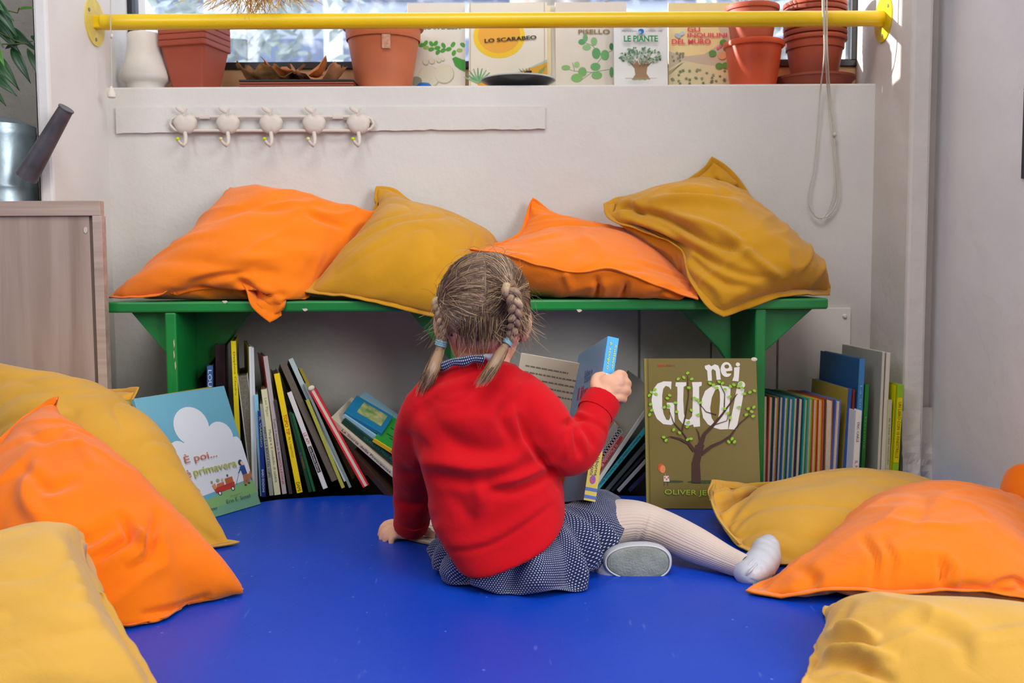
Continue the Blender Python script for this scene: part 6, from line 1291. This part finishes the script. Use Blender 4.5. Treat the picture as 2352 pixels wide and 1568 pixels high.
# ================================================================== BOOK IN THE CHILD'S HAND
rt,w,h=book('glossy blue children\'s book with yellow spine end, held upright in the child\'s right hand',(1354,1150,1.46),(1409,774,1.535),29,L=.165,yaw=-9,cov='#2f8fcb',side='#7a9cc0',spcol='#2ba0dc',lift=False,bt=.0025)
MB().box((-w/2,-.0006,0),(w/2,.0003,h*.30)).build('spine_end',M('#ddc650',.45),rt,world=False)
for k in (0,1): MB().box((-w/2,-.0009,h*(.012+.045*k)),(w/2,-.0005,h*(.032+.045*k))).build('spine_stripe',M('#4a6fb8',.45),rt,world=False)
b=MB(); b.rings([[Vector((.0045*math.cos(t*PI/10),y,h*.125+.0065*math.sin(t*PI/10))) for t in range(20)] for y in (-.0006,-.0010)]); b.build('balloon_emblem',M('#d8456a',.5,tint2='#6a58c0',vscale=200),rt,world=False)
text('Sollevo',rt,w*.20,h*.955,w=h*.15,h=w*.17,col='#d8e04a',down=True,y=-.0009,name='spine_title',bold=.01); text('e scopro',rt,-w*.28,h*.965,w=h*.17,h=w*.20,col='#d8e04a',down=True,y=-.0009,name='spine_title',bold=.01)
text('Il libro dei',rt,-w*.30,h*.77,w=h*.30,h=w*.55,col='#eef4fa',down=True,y=-.0009,name='spine_title',bold=.03); text('Edizioni',rt,-w*.30,h*.28,w=h*.13,h=w*.3,col='#3a4a5c',down=True,y=-.0012,name='spine_title'); text('Usborne',rt,w*.05,h*.28,w=h*.13,h=w*.26,col='#3a4a5c',down=True,y=-.0012,name='spine_title')
def onside(t_): t_.matrix_basis=Matrix.Translation((-w/2,.160,0))@Matrix.Rotation(-PI/2,4,'Z')
for s_,x_,z_,ww,hh,c_ in (('Sollevo e',.055,.80,.045,.012,'#5a7ea6'),('scopro',.06,.75,.035,.012,'#5a7ea6'),('Il libro dei',.03,.66,.10,.022,'#c8284a'),('perché',.045,.56,.075,.022,'#c8284a'),('e dei come',.03,.47,.09,.020,'#34507c'),('Illustrato',.03,.2,.05,.009,'#3a4a6a')): onside(text(s_,rt,x_,z_*h,w=ww,h=hh,col=c_,y=-.0005,name='cover_lettering',bold=.02))
# big open page standing behind it
TL=P(1186,808,1.70); TRp=P(1376,842,1.66); BLp=F(1205,1215); x=(TRp-TL).normalized(); 
BLq=TL+(-(Vector((0,0,1))-x*x.z)).normalized()*(TL.z-.004)+Vector((0,-.03,0))
upv=TL-BLq; rt,w,h=flat('cream page of an open picture book standing behind the child, printed with text',BLq,BLq+x*((TRp-TL).length),TL,.010,'#b9b09c')
b=MB(); 
rnd=random.Random(5)
for r_ in range(13):
    z=h*(.93-.035*r_-(.02 if r_>5 else 0)-(.02 if r_>9 else 0)); xx=w*.08; end=w*(.93 if r_%5 else .6)
    while xx<end:
        L_=rnd.uniform(.003,.010); b.box((xx,-.0004,z),(min(xx+L_,end),-.0002,z+.0024)); xx+=L_+.0016
b.build('printed_lines',M('#6d6a60',.8),rt,world=False)
A=Art(w,h); A.poly([(.62,.60),(.86,.60),(.86,.68),(.62,.70)],'#b5a024'); A.poly([(.64,.42),(.84,.42),(.86,.61),(.63,.62)],'#6c4a24'); A.ell(.72,.60,.05,.02,'#8a9a2c'); A.ell(.70,.52,.05,.04,'#a8442c'); A.ell(.79,.56,.05,.03,'#c8a030'); A.ell(.66,.47,.03,.03,'#3c5a2c'); A.build(rt,'page_picture')
MB().box((w*.02,.010,.0),(w*.03+.0,.012,h)).build('page_edge',M('#5c8a4e',.7),rt,world=False)
a=P(1292,1110,1.60); o=MB().box((a.x-.006,1.595,.05),(a.x+.004,1.605,.17)).build('book',M('#e04a26',.6)); 
tag(o,'orange red book edge standing beside the child\'s right hip, behind the blue book','book')
# open board book lying under the left hand
a=F(886,1228,.001); c=F(1014,1258,.001); x=(c-a).normalized(); y=Vector((-x.y,x.x,0)); w_=(c-a).length
rt=empty('board_book',mat=matframe(a,x,y,Vector((0,0,1)))); tag(rt,'open board book lying flat on the blue mat under the child\'s left hand','book')
MB().box((0,0,0),(w_,.14,.0035)).build('pages',M('#a58a62',.8),rt,world=False,bevel=.0008)
MB().box((.002,.001,.0035),(w_-.002,.138,.0039)).build('printed_page',M('#ddd6c4',.7),rt,world=False)
for nm,c1,n_,sd in (('painted_leaves','#4f7a58',14,1),('painted_branches','#b08a5c',9,2),('painted_dark_strokes','#2f3c3c',9,3)):  # printed illustration: leaf, branch and plain dark strokes
    rnd=random.Random(sd); b=MB()
    for k in range(n_):
        px_,py_=rnd.uniform(.01,w_-.02),rnd.uniform(.005,.12); an=rnd.uniform(-.9,.2); l=rnd.uniform(.008,.03); t=rnd.uniform(.0006,.0016); dx,dy=math.cos(an)*l,math.sin(an)*l; nx,ny=-math.sin(an)*t,math.cos(an)*t
        if px_+dx<w_-.003 and .002<py_+dy<.135: z=.0040+.0001*sd; b.add([(px_,py_,z),(px_+dx*.5+nx,py_+dy*.5+ny,z),(px_+dx,py_+dy,z),(px_+dx*.5-nx,py_+dy*.5-ny,z)],[(0,3,2,1)])
    b.build(nm,M(c1,.7),rt,world=False,fix=False)
